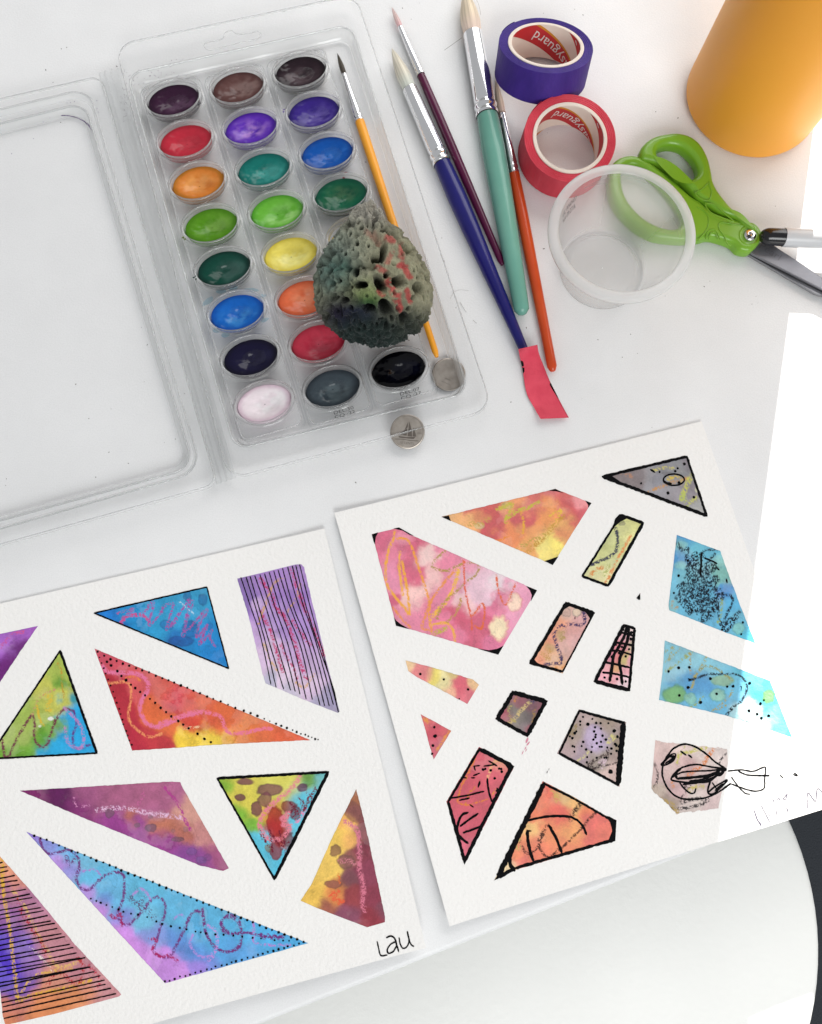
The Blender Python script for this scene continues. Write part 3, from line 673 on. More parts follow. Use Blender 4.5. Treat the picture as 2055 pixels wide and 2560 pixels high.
# ================================================================== tape rolls
def tape_roll(label, ctr, nrm, R0, R1, R2, hgt, mt, spin, seed):
    nrm = np.array(nrm, float)/np.linalg.norm(nrm); a, u, v = nrm, None, None
    u = np.cross([0, 1, 0], nrm); u /= np.linalg.norm(u); v = np.cross(nrm, u)
    base = ctr-nrm*hgt
    t = thing('tape_roll', (base[0], base[1], max(base[2], 0)), label, 'tape', 'rolls of masking tape')
    n = 120; ang = np.linspace(0, 2*math.pi, n, endpoint=False)
    prof = [(R1+0.0001, 0.0002), (R2-0.0003, 0.0), (R2, 0.0003), (R2, hgt*0.5), (R2, hgt-0.0003), (R2-0.0002, hgt-0.00005)]
    nl = 26
    for i in range(1, nl):
        f = i/nl; prof.append((R2-0.0002-(R2-R1-0.0004)*f, hgt-0.00005-0.00010*((i*7) % 3)/2-0.00012*(i % 2)))
    prof.append((R1+0.00005, hgt-0.0003))
    V, F = lathe(base, (a, u, v), prof, n, caps=False)
    roll = mk('tape', V, F, mt, t, auto=30)
    # loose end
    e0 = 2.2; 
    V = []
    for q in np.linspace(e0, e0+0.5, 14):
        rr = R2+0.0003*sst(e0+0.5, e0, q)+0.00012
        for h_ in (0.0, hgt): V.append(base+a*h_+(u*math.cos(q)+v*math.sin(q))*rr)
    mk('loose_end', V, grid_faces(14, 2), mt, roll)
    prof = [(R1, 0.0003), (R0, 0.0), (R0, hgt*0.5), (R0, hgt+0.0001), (R0+0.0003, hgt+0.0003), (R1-0.0003, hgt+0.0003), (R1, hgt+0.0001), (R1, hgt*0.5)]
    V, F = lathe(base, (a, u, v), prof, n, caps=False); core = mk('core', V, F, MCARD, t, auto=30)
    # printed liner on the inside of the core: red spiral bands, ochre lines, white letters
    slope = 0.55; period = hgt*1.02
    def wrap(s, w, dr):                       # s along the spiral (m), w across it
        c_, s_ = math.cos(math.atan(slope)), math.sin(math.atan(slope))
        arc = s*c_-w*s_; h_ = s*s_+w*c_
        return arc, h_, dr
    def put(S, Wd, dr):
        arc, h_, _ = wrap(S, Wd, dr); q = spin+arc/R0
        keep = h_
        rr = R0-dr
        return base+np.outer(h_, a)+np.outer(np.cos(q)*rr, u)+np.outer(np.sin(q)*rr, v), h_
    def band(w0, w1, m, dr, name):
        ns = 120; S = np.linspace(-0.066, 0.066, ns); nw = 10; Wd = np.linspace(w0, w1, nw)
        SS, WW = np.meshgrid(S, Wd, indexing='ij'); Vv, h_ = put(SS.ravel(), WW.ravel(), dr)
        F = [f for f in grid_faces(ns, nw) if any(0.0003 < h_[i] < hgt-0.0001 for i in f)]
        hc = np.clip(h_, 0.0003, hgt-0.0001); Vv = Vv+np.outer(hc-h_, a)          # trimmed at both rims
        used = sorted({i for f in F for i in f}); mp = {j: i for i, j in enumerate(used)}
        if used: mk(name, Vv[used], [tuple(mp[i] for i in f) for f in F], m, core, smooth=True)
    for k in range(-4, 5):
        w0 = k*period+hgt*0.12
        band(w0, w0+hgt*0.50, MRED, 0.00010, 'printed_band'); band(w0+hgt*0.50, w0+hgt*0.56, MOCH, 0.00010, 'printed_line')
        for j in range(-1, 2):
            V, F = text_mesh('Easyguard', 0.0078)
            S = V[:, 0]+j*0.047+k*0.006; Wd = -V[:, 1]+w0+hgt*0.25
            W3, h_ = put(S, Wd, 0.0002)
            F = [f for f in F if all(0.0004 < h_[i] < hgt-0.0002 for i in f)]
            used = sorted({i for f in F for i in f}); mp = {jj: i for i, jj in enumerate(used)}
            if used: mk('lettering', W3[used], [tuple(mp[i] for i in f)[::-1] for f in F], MLET, core, smooth=False)
    return t
MCARD = mat('core_cardboard', (232, 220, 208), 0.85, bmp=(900, 0.0001))
MRED = mat('liner_red', (188, 40, 46), 0.5); MOCH = mat('liner_ochre', (206, 140, 40), 0.5); MLET = mat('liner_white', (225, 222, 220), 0.5)
def crepe(name, c, c2): return mat(name, c, 0.62, vary=(160, c2, (1, 1, 0.25)), bmp=(700, 0.0003, 0.8, 3, 'Object', (1, 1, 0.12)))
HT = 0.0185
pc = P(*Zm('J', [(712, 480)])[0], HT+0.0075)
tape_roll('roll of purple masking tape tipped against the top of the red roll', pc, (0.02, 0.36, 1.0), 0.0188, 0.0208, 0.0258, HT, crepe('purple_crepe', (50, 22, 122), (62, 32, 136)), 1.25, 1)
rc = P(*Zm('J', [(972, 1485)])[0], HT+0.0015)
tape_roll('roll of red masking tape lying flat between purple roll and plastic cup', rc, (0.03, -0.07, 1.0), 0.0184, 0.0204, 0.0252, HT, crepe('red_crepe', (206, 54, 74), (216, 68, 86)), 1.45, 2)

# strip of red tape with pen marks, its end stuck over the blue handle
lft = cat_rom(Zm('O', [(415, 748), (430, 830), (465, 1000), (487, 1150), (520, 1265), (590, 1390), (655, 1503)]), 2.0)
rgt = cat_rom(Zm('O', [(620, 700), (640, 800), (690, 930), (750, 1080), (810, 1200), (880, 1340), (962, 1490)]), 2.0)
def resamp(c, n):
    d = np.concatenate([[0], np.cumsum(np.linalg.norm(np.diff(c, axis=0), axis=1))]); t = np.linspace(0, d[-1], n)
    return np.stack([np.interp(t, d, c[:, 0]), np.interp(t, d, c[:, 1])], 1)
NS, NW = 60, 16
lr, rr_ = resamp(lft, NS), resamp(rgt, NS)
def strip_z(s, w):
    return 0.0096*np.exp(-(s/0.16)**2)*np.exp(-((w-0.42)/0.75)**2)+0.0006+0.0028*sst(0.78, 1.0, s)*(1.0-0.5*w)+0.0012*np.sin(s*5+w*2)*sst(0.2, 0.5, s)*0.4+0.0006*(1-w)
def strip_pt(s, w, dz=0.0):
    i = np.clip(s*(NS-1), 0, NS-1.001); k = i.astype(int); f = (i-k)[:, None]
    L_ = lr[k]*(1-f)+lr[k+1]*f; R_ = rr_[k]*(1-f)+rr_[k+1]*f; q = L_*(1-w[:, None])+R_*w[:, None]
    d = ray(q[:, 0], q[:, 1]); z = strip_z(s, w)+dz; t = (z-H)/d[:, 2]; return CAMW+d*t[:, None]
S, W_ = [g.ravel() for g in np.meshgrid(np.linspace(0, 1, NS), np.linspace(0, 1, NW), indexing='ij')]
top_, bot_ = strip_pt(S, W_), strip_pt(S, W_, -0.00014)
F = grid_faces(NS, NW); n0 = NS*NW
edge = [(i, i+1) for i in range(NW-1)]+[((NS-1)*NW+i+1, (NS-1)*NW+i) for i in range(NW-1)]+[((i+1)*NW, i*NW) for i in range(NS-1)]+[(i*NW+NW-1, (i+1)*NW+NW-1) for i in range(NS-1)]
F = F+[tuple(reversed([q+n0 for q in f])) for f in grid_faces(NS, NW)]+[(b, a, a+n0, b+n0) for a, b in edge]
tp = strip_pt(np.array([0.5]), np.array([0.5]))[0]
st = mk('tape_strip', np.concatenate([top_, bot_]), F, mat('red_tape_paper', (226, 76, 98), 0.75, vary=(120, (214, 62, 86)), bmp=(500, 0.0004)), loc=(tp[0], tp[1], 0))
props(st, 'curling strip of red tape with black pen marks at the end of the blue brush', 'tape strip')
parts = []
for poly in ([(0.16, 0.0), (0.17, 0.10), (0.20, 0.12), (0.24, 0.10), (0.24, 0.0)], [(0.25, 0.0), (0.26, 0.10), (0.31, 0.08), (0.33, 0.02), (0.33, 0.0)], [(0.50, 1.0), (0.53, 0.93), (0.60, 0.94), (0.72, 0.985), (0.73, 1.0)], [(0.05, 0.35), (0.075, 0.43), (0.115, 0.37), (0.085, 0.33)]):
    p = np.array(poly); parts.append((strip_pt(p[:, 0], p[:, 1], 0.00012), [tuple(range(len(p)))]))
MINK = mat('black_ink', (7, 7, 10), 0.6, spec=0.08)
mk('pen_marks', *join(parts[:3]), MINK, st, smooth=False)

# ================================================================== plastic cup
zr_ = 0.042
rimc = P(1558, 568, zr_); basec = P(1502, 684, 0.0)
cupo = np.array([(rimc[0]+basec[0])/2, (rimc[1]+basec[1])/2, 0])
cup = thing('plastic_cup', tuple(cupo), 'empty translucent plastic cup with a wide white rim in front of the scissors', 'cup')
MCUP = clear('milky_plastic', tint=(252, 252, 252), rough=0.16, gain=0.8, milk=0.26, dark=(236, 237, 238), milkc=(250, 249, 247))
MRIM = clear('milky_plastic_rim', tint=(236, 238, 238), rough=0.2, gain=0.9, milk=0.72, milkc=(252, 252, 252))
r0, r1, r2 = 0.0236, 0.0320, 0.0374
pr = [(0.0002, 0.0022), (r0*0.72, 0.0022), (r0*0.78, 0.0026), (r0*0.86, 0.0010), (r0*0.96, 0.0004), (r0, 0.0012), (r0+0.0006, 0.004)]
for f in np.linspace(0.15, 1, 14): pr.append((r0+0.0006+(r1-0.0012-r0)*f, 0.004+(zr_-0.0095)*f))
pr += [(r1-0.0002, zr_-0.0050), (r1+0.0002, zr_-0.0030), (r1+0.0001, zr_-0.0004)]
V, F = lathe(cupo, Z3, pr, 110, caps=False); body = mk('body', V, F, MCUP, cup)
pr = [(r1+0.0001, zr_-0.0006), (r1+0.0006, zr_+0.0002), (r1+0.0022, zr_+0.0005), (r2-0.0012, zr_+0.0004), (r2-0.0002, zr_-0.0004), (r2, zr_-0.0022), (r2-0.0003, zr_-0.0040), (r2-0.0008, zr_-0.0046)]
V, F = lathe(cupo, Z3, pr, 110, caps=False); mk('rim', V, F, MRIM, cup)
best = None
for q in np.radians(np.arange(120, 200, 2.0)):
    for hh in np.arange(0.010, 0.036, 0.001):
        rad_ = r0+0.0006+(r1-0.0012-r0)*np.clip((hh-0.004)/(zr_-0.0095), 0, 1)
        e = np.linalg.norm(to_px(cupo+np.array([math.cos(q)*rad_, math.sin(q)*rad_, hh]))-np.array([1420, 524]))
        if best is None or e < best[0]: best = (e, q, hh)
for r_, tx in enumerate(('ESL 0040407', 'NX 09:27/A')):
    V, F = text_mesh(tx, 0.0036)
    q = best[1]-V[:, 0]*0.62/0.0275; hh = best[2]+0.003-r_*0.0056+V[:, 1]*1.5
    rad_ = r0+0.0006+(r1-0.0012-r0)*np.clip((hh-0.004)/(zr_-0.0095), 0, 1)-0.0002
    W3 = cupo+np.stack([np.cos(q)*rad_, np.sin(q)*rad_, hh], 1); mk('printed_code', W3, F, mat('cup_print', (110, 108, 108), 0.6), body, smooth=False)

# ================================================================== orange bottle
bo = thing('bottle', (bc[0], bc[1], 0), 'tall smooth orange plastic bottle cut off by the upper right corner', 'bottle')
rb = RBOT
pr = [(0.0002, 0.0006), (rb-0.012, 0.0004), (rb-0.0045, 0.0004)]
for t in np.linspace(0, 90, 9): pr.append((rb-0.0045+0.0045*math.sin(math.radians(t)), 0.0049-0.0045*math.cos(math.radians(t))))
for f in np.linspace(0.05, 1, 14): pr.append((rb+0.0012*math.sin(f*math.pi), 0.0064+0.27*f))
pr += [(rb*0.97, 0.285), (rb*0.85, 0.294), (rb*0.55, 0.300), (rb*0.42, 0.304)]
V, F = lathe(np.array([bc[0], bc[1], 0]), Z3, pr, 110, caps=True)
mk('body', V, F, mat('orange_plastic', (242, 168, 60), 0.42, spec=0.35, sub=0.2, bmp=(500, 0.00005, 0.5)), bo, auto=60)
pr = [(rb*0.42, 0.302), (rb*0.46, 0.306), (rb*0.46, 0.330), (rb*0.40, 0.334), (0.0002, 0.334)]
V, F = lathe(np.array([bc[0], bc[1], 0]), Z3, pr, 60); mk('cap', V, F, mat('orange_cap', (214, 122, 30), 0.4), bo, auto=50)

# ================================================================== scissors
piv = Zm('M', [(1094, 1015)])[0]; pw3 = P(*piv, 0.006)
sc = thing('scissors', (pw3[0], pw3[1], 0), 'lime green handled scissors lying open behind the plastic cup', 'scissors')
MGRN = mat('lime_plastic', (120, 172, 40), 0.3, spec=0.45, coat=0.15, bmp=(300, 0.00006, 0.5), sub=0.05)
MSTEEL = mat('brushed_steel', (150, 150, 156), 0.42, 0.75, bmp=(500, 0.00006, 0.7, 3, 'Object', (0.2, 1, 1)), vary=(60, (132, 132, 138)))
def outl(k, pts, z, step=3): return P(*cat_rom(Zm(k, pts), step, True).T, z)[:, :2]
up_out = outl('M', [(118, 322), (150, 255), (235, 190), (340, 160), (450, 152), (560, 182), (650, 255), (712, 370), (742, 490), (758, 575), (805, 665), (900, 785), (985, 860), (1075, 925), (1130, 965), (1120, 1010), (1060, 1000), (960, 895), (820, 842), (715, 775), (620, 715), (560, 640), (500, 575), (400, 482), (300, 425), (190, 395), (135, 378)], 0.006)
up_in = outl('M', [(268, 315), (310, 272), (390, 256), (480, 278), (560, 345), (610, 425), (622, 490), (595, 540), (525, 560), (440, 532), (365, 465), (290, 380)], 0.006)
def hz(x, y): return 0.0062
h_up = curve_solid('handle', [up_out, up_in[::-1]], 0.0066, 0.0048, 0.0030, MGRN, sc)
lo_out = outl('M', [(1045, 915), (1120, 935), (1180, 1010), (1170, 1085), (1120, 1150), (1070, 1180), (985, 1165), (930, 1112), (860, 1082), (740, 1052), (640, 1072), (500, 1082), (380, 1075), (240, 1050), (110, 985), (0, 890), (-90, 780), (-140, 660), (-150, 520), (-120, 420), (-40, 360), (60, 345), (160, 380), (300, 470), (440, 590), (560, 695), (640, 745), (740, 828), (860, 880), (960, 900)], 0.0048)
lo_in = outl('M', [(-40, 560), (-30, 470), (30, 430), (110, 440), (220, 520), (340, 640), (440, 770), (490, 880), (470, 960), (400, 985), (280, 960), (160, 895), (60, 800), (-10, 690)], 0.0048)
h_lo = curve_solid('handle', [lo_out, lo_in[::-1]], 0.0052, 0.0046, 0.0026, MGRN, sc)
# raised ornaments on the handles
orn = []
for k_, pts, zt, par in (('M', [(625, 640), (690, 600), (742, 545), (748, 580), (765, 625), (750, 690), (720, 705), (660, 680)], 0.01145, h_up), ('M', [(712, 745), (740, 730), (800, 745), (870, 810), (960, 890), (850, 850), (760, 810)], 0.01145, h_up),
                         ('M', [(640, 760), (700, 800), (735, 850), (735, 920), (700, 990), (645, 1050)], 0.00985, h_lo), ('M', [(825, 915), (850, 897), (950, 910), (1040, 925)], 0.00985, h_lo), ('M', [(825, 915), (835, 960), (880, 1020), (900, 1080), (930, 1100)], 0.00985, h_lo),
                         ('M', [(715, 1040), (730, 980), (770, 955), (810, 975), (840, 1045)], 0.00985, h_lo), ('M', [(740, 1040), (755, 995), (780, 980), (805, 1000), (815, 1040)], 0.00985, h_lo)):
    c = cat_rom(Zm(k_, pts), 2.5, len(pts) > 6); V, F = bead(P(c[:, 0], c[:, 1], zt), 0.00034, 6, len(pts) > 6); orn.append((par, V, F))
for par in (h_up, h_lo): mk('moulded_lines', *join([(v, f) for p, v, f in orn if p == par]), MGRN, par)
V, F = lathe(P(*piv, 0.0094), Z3, [(0.0062, 0), (0.0060, 0.0005), (0.0046, 0.0007), (0.0044, 0.0002)], 48); mk('pivot_boss', V, F, MGRN, h_lo)
V, F = lathe(P(*piv, 0.0094), Z3, [(0.0033, 0), (0.0034, 0.0012), (0.0030, 0.0018), (0.0020, 0.0022), (0.0014, 0.0022), (0.0010, 0.0012), (0.0002, 0.0011)], 40)
scr = mk('screw', V, F, mat('chrome_screw', (220, 220, 222), 0.1, 1.0), sc, auto=50)
pts = []
for i in range(12):
    r_ = 0.0017 if i % 2 == 0 else 0.0009; pts.append(P(*piv, 0.01162)[:2]+np.array([math.cos(i*math.pi/6), math.sin(i*math.pi/6)])*r_)
V = [(x, y, 0.01162) for x, y in pts]; mk('screw_slot', V, [tuple(range(12))], mat('slot_dark', (20, 20, 22), 0.6), scr, smooth=False)
bl_up = P(*Zm('c', [(150, 560), (330, 630), (530, 655), (640, 735), (980, 955), (1437, 1265), (2250, 1830), (2310, 1890), (2280, 1905), (1437, 1470), (180, 835), (60, 720)]).T, 0.0052)[:, :2]
b1 = curve_solid('blade', [bl_up[::-1]], 0.0050, 0.0009, 0.0003, MSTEEL, sc, 1)
bl_lo = P(*Zm('c', [(60, 700), (240, 760), (1437, 1440), (1950, 1720), (2010, 1790), (1960, 1830), (1700, 1720), (1437, 1588), (1395, 1586), (1300, 1556), (400, 1030), (90, 850)]).T, 0.0026)[:, :2]
b2 = curve_solid('blade', [bl_lo[::-1]], 0.0026, 0.0009, 0.0004, mat('satin_steel', (150, 150, 154), 0.32, 0.9), sc, 1)
V, F = text_mesh('Pearl', 0.0085)
d_ = P(*Zm('c', [(1437, 1270)])[0], 0.0062)-P(*Zm('c', [(640, 740)])[0], 0.0062); d_[2] = 0; d_ /= np.linalg.norm(d_); e_ = np.array([-d_[1], d_[0], 0])
mk('engraving', P(*Zm('c', [(510, 780)])[0], 0.00596)+np.outer(V[:, 0]*0.8, d_)+np.outer(V[:, 1]*0.7, e_), F, mat('etched_steel', (128, 126, 132), 0.5, 0.8), b1, smooth=False)

# ================================================================== marker
mzc = 0.0118
m0 = P(*Zm('c', [(335, 505)])[0], mzc); m1 = P(*Zm('c', [(1437, 560)])[0], mzc)
a_, u_, v_, L_ = frame(m0, m1)
mk_ = thing('marker', (m0[0], m0[1], 0), 'white barrelled marker with a black end lying over the scissor blades', 'marker')
rm = 0.0047
pr = [(0.0002, 0.0), (rm*0.45, 0.0001), (rm*0.62, 0.0005), (rm*0.80, 0.0016), (rm*0.93, 0.0032), (rm*0.97, 0.0048), (rm, 0.0125), (rm, 0.0129)]
V, F = lathe(m0, (a_, u_, v_), pr, 56); mk('end_plug', V, F, mat('black_gloss_plastic', (14, 14, 18), 0.16, spec=0.6), mk_, auto=50)
pr = [(rm*0.9, 0.0124), (rm*1.06, 0.0124), (rm*1.08, 0.0128), (rm*1.08, 0.030), (rm*1.10, 0.09), (rm*1.10, 0.120), (rm*0.9, 0.121), (rm*0.9, 0.135), (rm*0.5, 0.137)]
V, F = lathe(m0, (a_, u_, v_), pr, 56); mk('barrel', V, F, mat('pale_grey_plastic', (200, 201, 204), 0.3, spec=0.5), mk_, auto=40)

# ================================================================== paintings
MPAPER = None
def paper_material():
    m, nt, bs = nodes('watercolour_paper')
    bs.inputs['Base Color'].default_value = (*lin((240, 238, 236)), 1); bs.inputs['Roughness'].default_value = 0.92; bs.inputs['Specular IOR Level'].default_value = 0.15
    bump(nt, bs, 640, 0.0005, 0.8, 3)
    return m
MPAPER = paper_material()
MWASH = attrmat('watercolour_wash', 0.85, bmp=(640, 0.0005, 0.8, 3), spec=0.2)
class Sheet:
    lift = 0.015
    def __init__(s, corners_px, zfun, label, group):
        s.zf = zfun
        s.corners = corners_px
        c = np.array([s.on(np.array([q[0]]), np.array([q[1]]))[0] for q in corners_px]); s.c3 = c
        N = 56; u, v = [g.ravel() for g in np.meshgrid(np.linspace(0, 1, N), np.linspace(0, 1, N), indexing='ij')]
        xy = (c[0, :2]*((1-u)*(1-v))[:, None]+c[1, :2]*(u*(1-v))[:, None]+c[2, :2]*(u*v)[:, None]+c[3, :2]*((1-u)*v)[:, None])
        z = s.zf(xy[:, 0], xy[:, 1]); top = np.column_stack([xy, z]); bot = np.column_stack([xy, z-0.00042])
        n0 = N*N; G = grid_faces(N, N)
        ed = [(i, i+1) for i in range(N-1)]+[((N-1)*N+i+1, (N-1)*N+i) for i in range(N-1)]+[((i+1)*N, i*N) for i in range(N-1)]+[(i*N+N-1, (i+1)*N+N-1) for i in range(N-1)]
        F = [tuple(reversed(f)) for f in G]+[tuple(q+n0 for q in f) for f in G]+[(a, b, b+n0, a+n0) for a, b in ed]
        s.o = thing('painting', (xy[:, 0].mean(), xy[:, 1].mean(), 0), label, 'painting', group)
        s.sheet = mk('paper', np.concatenate([top, bot]), F, MPAPER, s.o, auto=40); s.k = 0
    def on(s, px, py, dz=0.0):
        d = ray(px, py); z = np.full(np.shape(px), 0.001)
        for _ in range(6):
            t = (z-H)/d[..., 2]; q = CAMW+d*t[..., None]; z = s.zf(q[..., 0], q[..., 1])+dz
        t = (z-H)/d[..., 2]; return CAMW+d*t[..., None]
    def shape(s, name, label, poly, cols, crayons=(), blooms=(), res=1.7, warp=22, edge=0.25, gran=0.22, jit=0.9, cseed=None, lift=None):
        """a watercolour patch: poly and everything else in photo pixels"""
        s.k += 1; sd = s.k*13+(cseed or 0)
        poly = np.asarray(poly, float); c = poly.mean(0)
        w, E = np.linalg.eigh(np.cov((poly-c).T)); ax = E[:, 1]; ay = np.array([-ax[1], ax[0]])
        L = np.stack([(poly-c)@ax, (poly-c)@ay], 1)
        vs_ = np.unique(np.concatenate([np.arange(L[:, 0].min(), L[:, 0].max(), res), L[:, 0]]))
        vs_[0] += 0.05; vs_[-1] -= 0.05
        wmax = L[:, 1].max()-L[:, 1].min(); nc = max(6, int(wmax/res)+1)
        lo = np.full(len(vs_), 1e9); hi = np.full(len(vs_), -1e9)
        n = len(L)
        for i in range(n):
            a, b = L[i], L[(i+1) % n]
            if abs(a[0]-b[0]) < 1e-9: continue
            t = (vs_-a[0])/(b[0]-a[0]); ok = (t >= -1e-9) & (t <= 1+1e-9); y = a[1]+(b[1]-a[1])*t
            lo = np.where(ok, np.minimum(lo, y), lo); hi = np.where(ok, np.maximum(hi, y), hi)
        lo = lo+jit*2*(fbm(vs_/9, vs_*0, 0, sd, 3)-0.5); hi = hi+jit*2*(fbm(vs_/9, vs_*0+5, 0, sd+1, 3)-0.5)
        hi = np.maximum(hi, lo+0.05)
        f = np.linspace(0, 1, nc)
        Y = lo[:, None]*(1-f)+hi[:, None]*f; X = np.repeat(vs_[:, None], nc, 1)
        pts = c+X.reshape(-1, 1)*ax+Y.reshape(-1, 1)*ay
        x, y = pts.T
        wx = x+warp*1.15*(fbm(x/34, y/34, 1, sd+2, 5)-0.5)*2; wy = y+warp*1.15*(fbm(x/34, y/34, 7, sd+4, 5)-0.5)*2
        W = np.zeros(len(x)); C = np.zeros((len(x), 3))
        for (cx, cy, r, col) in cols:
            k = np.exp(-((wx-cx)**2+(wy-cy)**2)/(r*r))+1e-9/(1+((x-cx)**2+(y-cy)**2)/1e4); k = k**1.9; W += k; C += k[:, None]*lin(col)[None]
        C /= W[:, None]
        for b in blooms:                                   # (cx, cy, rx, ry, colour, strength[, edge colour])
            cx, cy, rx, ry, col, k = b[:6]
            bx = x+0.30*min(rx, ry)*(fbm(x/(rx*.55), y/(rx*.55), 3, sd+8, 3)-0.5)*2; by = y+0.30*min(rx, ry)*(fbm(x/(rx*.55), y/(rx*.55), 9, sd+9, 3)-0.5)*2
            dd = np.sqrt(((bx-cx)/rx)**2+((by-cy)/ry)**2); m_ = sst(1.08, 0.86, dd)*k
            C = C*(1-m_[:, None])+lin(col)[None]*m_[:, None]
            rg = sst(0.72, 0.95, dd)*sst(1.12, 1.0, dd)*k*0.6
            C = C*(1-rg[:, None])+lin(b[6] if len(b) > 6 else [v*0.75 for v in col])[None]*rg[:, None]
        # pigment granulation and the darker drying edge
        g = 1+gran*(fbm(x/2.6, y/2.6, 0, sd+11, 2)-0.5)*1.2+gran*(fbm(x/24, y/24, 4, sd+12, 4)-0.5)*2.2
        C = C*np.clip(g, 0.3, 1.6)[:, None]
        # soft tide lines and pale back-runs where the water pooled
        q1 = fbm(x/30+3, y/30, 5, sd+14, 4); tl = np.exp(-((q1-0.52)/0.012)**2)*sst(0.42, 0.62, fbm(x/60, y/60, 2, sd+15, 2))
        C = C*(1-0.22*tl)[:, None]
        pale = sst(0.52, 0.60, q1)*sst(0.45, 0.65, fbm(x/70, y/70, 8, sd+16, 2))*0.07
        C = C*(1-pale[:, None])+lin((240, 232, 226))[None]*pale[:, None]
        de = np.minimum(f[None, :]*(hi-lo)[:, None], (1-f)[None, :]*(hi-lo)[:, None]).ravel()
        C = C*(1-edge*sst(3.2, 0.0, de)*0.7)[:, None]
        lf = s.lift if lift is None else lift; C = C*(1-lf)+lin((240, 236, 230))[None]*lf
        for cr in crayons:                                 # (points, width, colour, cover)
            pl, wd, col, cov = cr[:4]
            pl = cat_rom(pl, 6)
            wob = 1.6*(fbm(x/7, y/7, 2, sd+20, 2)-0.5)*2
            dmin = np.full(len(x), 1e9)
            bb = (x > pl[:, 0].min()-wd*2) & (x < pl[:, 0].max()+wd*2) & (y > pl[:, 1].min()-wd*2) & (y < pl[:, 1].max()+wd*2)
            xi, yi = x[bb]+wob[bb], y[bb]+wob[bb]
            if not len(xi): continue
            dm = np.full(len(xi), 1e9)
            for a, b in zip(pl[:-1], pl[1:]):
                ab = b-a; t = np.clip(((xi-a[0])*ab[0]+(yi-a[1])*ab[1])/(ab@ab+1e-9), 0, 1)
                dm = np.minimum(dm, np.hypot(xi-a[0]-t*ab[0], yi-a[1]-t*ab[1]))
            gr = vn(xi/2.1, yi/2.1, 0, sd+30)*0.7+vn(xi/5.0, yi/5.0, 0, sd+31)*0.3
            m_ = sst(wd, wd*0.35, dm+wd*0.35*(vn(xi/3, yi/3, 1, sd+33)-0.5))*sst(0.64-cov*0.44, 0.76-cov*0.44, gr)*0.96
            C[bb] = C[bb]*(1-m_[:, None])+lin(col)[None]*m_[:, None]
        V = s.on(x, y, 0.00006)
        o = mk(name, V, grid_faces(len(vs_), nc), MWASH, s.o, col=np.clip(C, 0, 1))
        me = o.data
        if me.polygons[len(me.polygons)//2].normal.z < 0: me.flip_normals()
        props(o, label); s.last = o; return o
    def ink(s, strokes=(), dots=(), fills=(), parent=None, name='ink_lines', m=None, wob=0.22):
        """strokes: (points, width px); dots: (x, y, r); fills: polygons"""
        parent = parent or s.last; parts = []; q_ = 0
        for pl, wd in strokes:
            q_ += 1; wd = wd*1.1
            c = cat_rom(pl, 2.5) if len(pl) > 2 else cat_rom(pl, 2.5)
            c = c[np.concatenate([[True], np.linalg.norm(np.diff(c, axis=0), axis=1) > 1e-3])]
            if len(c) < 2: continue
            d = np.gradient(c, axis=0); d /= np.linalg.norm(d, axis=1)[:, None]+1e-9; nrm = np.stack([-d[:, 1], d[:, 0]], 1)
            t = np.arange(len(c)); w1 = wd*0.5*(1+wob*2*(vn(t/2.2, t*0, 0, q_+s.k*7)-0.5)); w2 = wd*0.5*(1+wob*2*(vn(t/2.2, t*0+9, 0, q_+s.k*7)-0.5))
            e = np.minimum(np.minimum(t, t[::-1])*2.5/(wd*0.5+1e-6), 1.0); e = np.sqrt(np.clip(e, 0.12, 1)); w1 = w1*e; w2 = w2*e
            c0 = c.copy(); c0[0] -= d[0]*wd*0.3; c0[-1] += d[-1]*wd*0.3
            A, B = c0+nrm*w1[:, None], c0-nrm*w2[:, None]; n = len(c)
            pts = np.concatenate([A, B]); V = s.on(pts[:, 0], pts[:, 1], 0.00014+q_*1.5e-6)
            parts.append((V, [(i, i+1, n+i+1, n+i) for i in range(n-1)]))
        for pl in fills:
            q_ += 1; pl = np.asarray(pl, float); V = s.on(pl[:, 0], pl[:, 1], 0.00013+q_*1.5e-6); mk('ink_corner', V, [tuple(range(len(pl)))], m or MINK, parent, smooth=False)
        if parts:
            o = mk(name, *join(parts), m or MINK, parent, smooth=False)
        if len(dots):
            parts = []
            for (x, y, r) in dots:
                a = np.linspace(0, 2*math.pi, 9, endpoint=False); rr = r*1.22*(0.85+0.3*RNG.random(9)); X = x+np.cos(a)*rr; Y = y+np.sin(a)*rr
                parts.append((s.on(X, Y, 0.00019), [tuple(range(9))]))
            props(mk('ink_dots', *join(parts), m or MINK, parent, smooth=False), kind='stuff')
def zc(k, cols): return [(*Zm(k, [(x, y)])[0], r/zs(k), c) for x, y, r, c in cols]
def zcr(k, crs): return [(Zm(k, p), w/zs(k), c, cov) for p, w, c, cov in crs]
def zbl(k, bl): return [(*Zm(k, [(b[0], b[1])])[0], b[2]/zs(k), b[3]/zs(k), *b[4:]) for b in bl]
def zst(k, st): return [(Zm(k, p), w/zs(k)) for p, w in st]
def zdt(k, d, r): return [(*q, r/zs(k)*(0.8+0.4*random.random())) for q in Zm(k, d)]
def outline(k, poly, w, seg=None):
    p = Zm(k, poly); n = len(p); out = []
    for i in range(n):
        ww = w[i] if isinstance(w, (list, tuple)) else w
        if ww: out.append((np.array([p[i], p[(i+1) % n]]), ww/zs(k)))
    return out

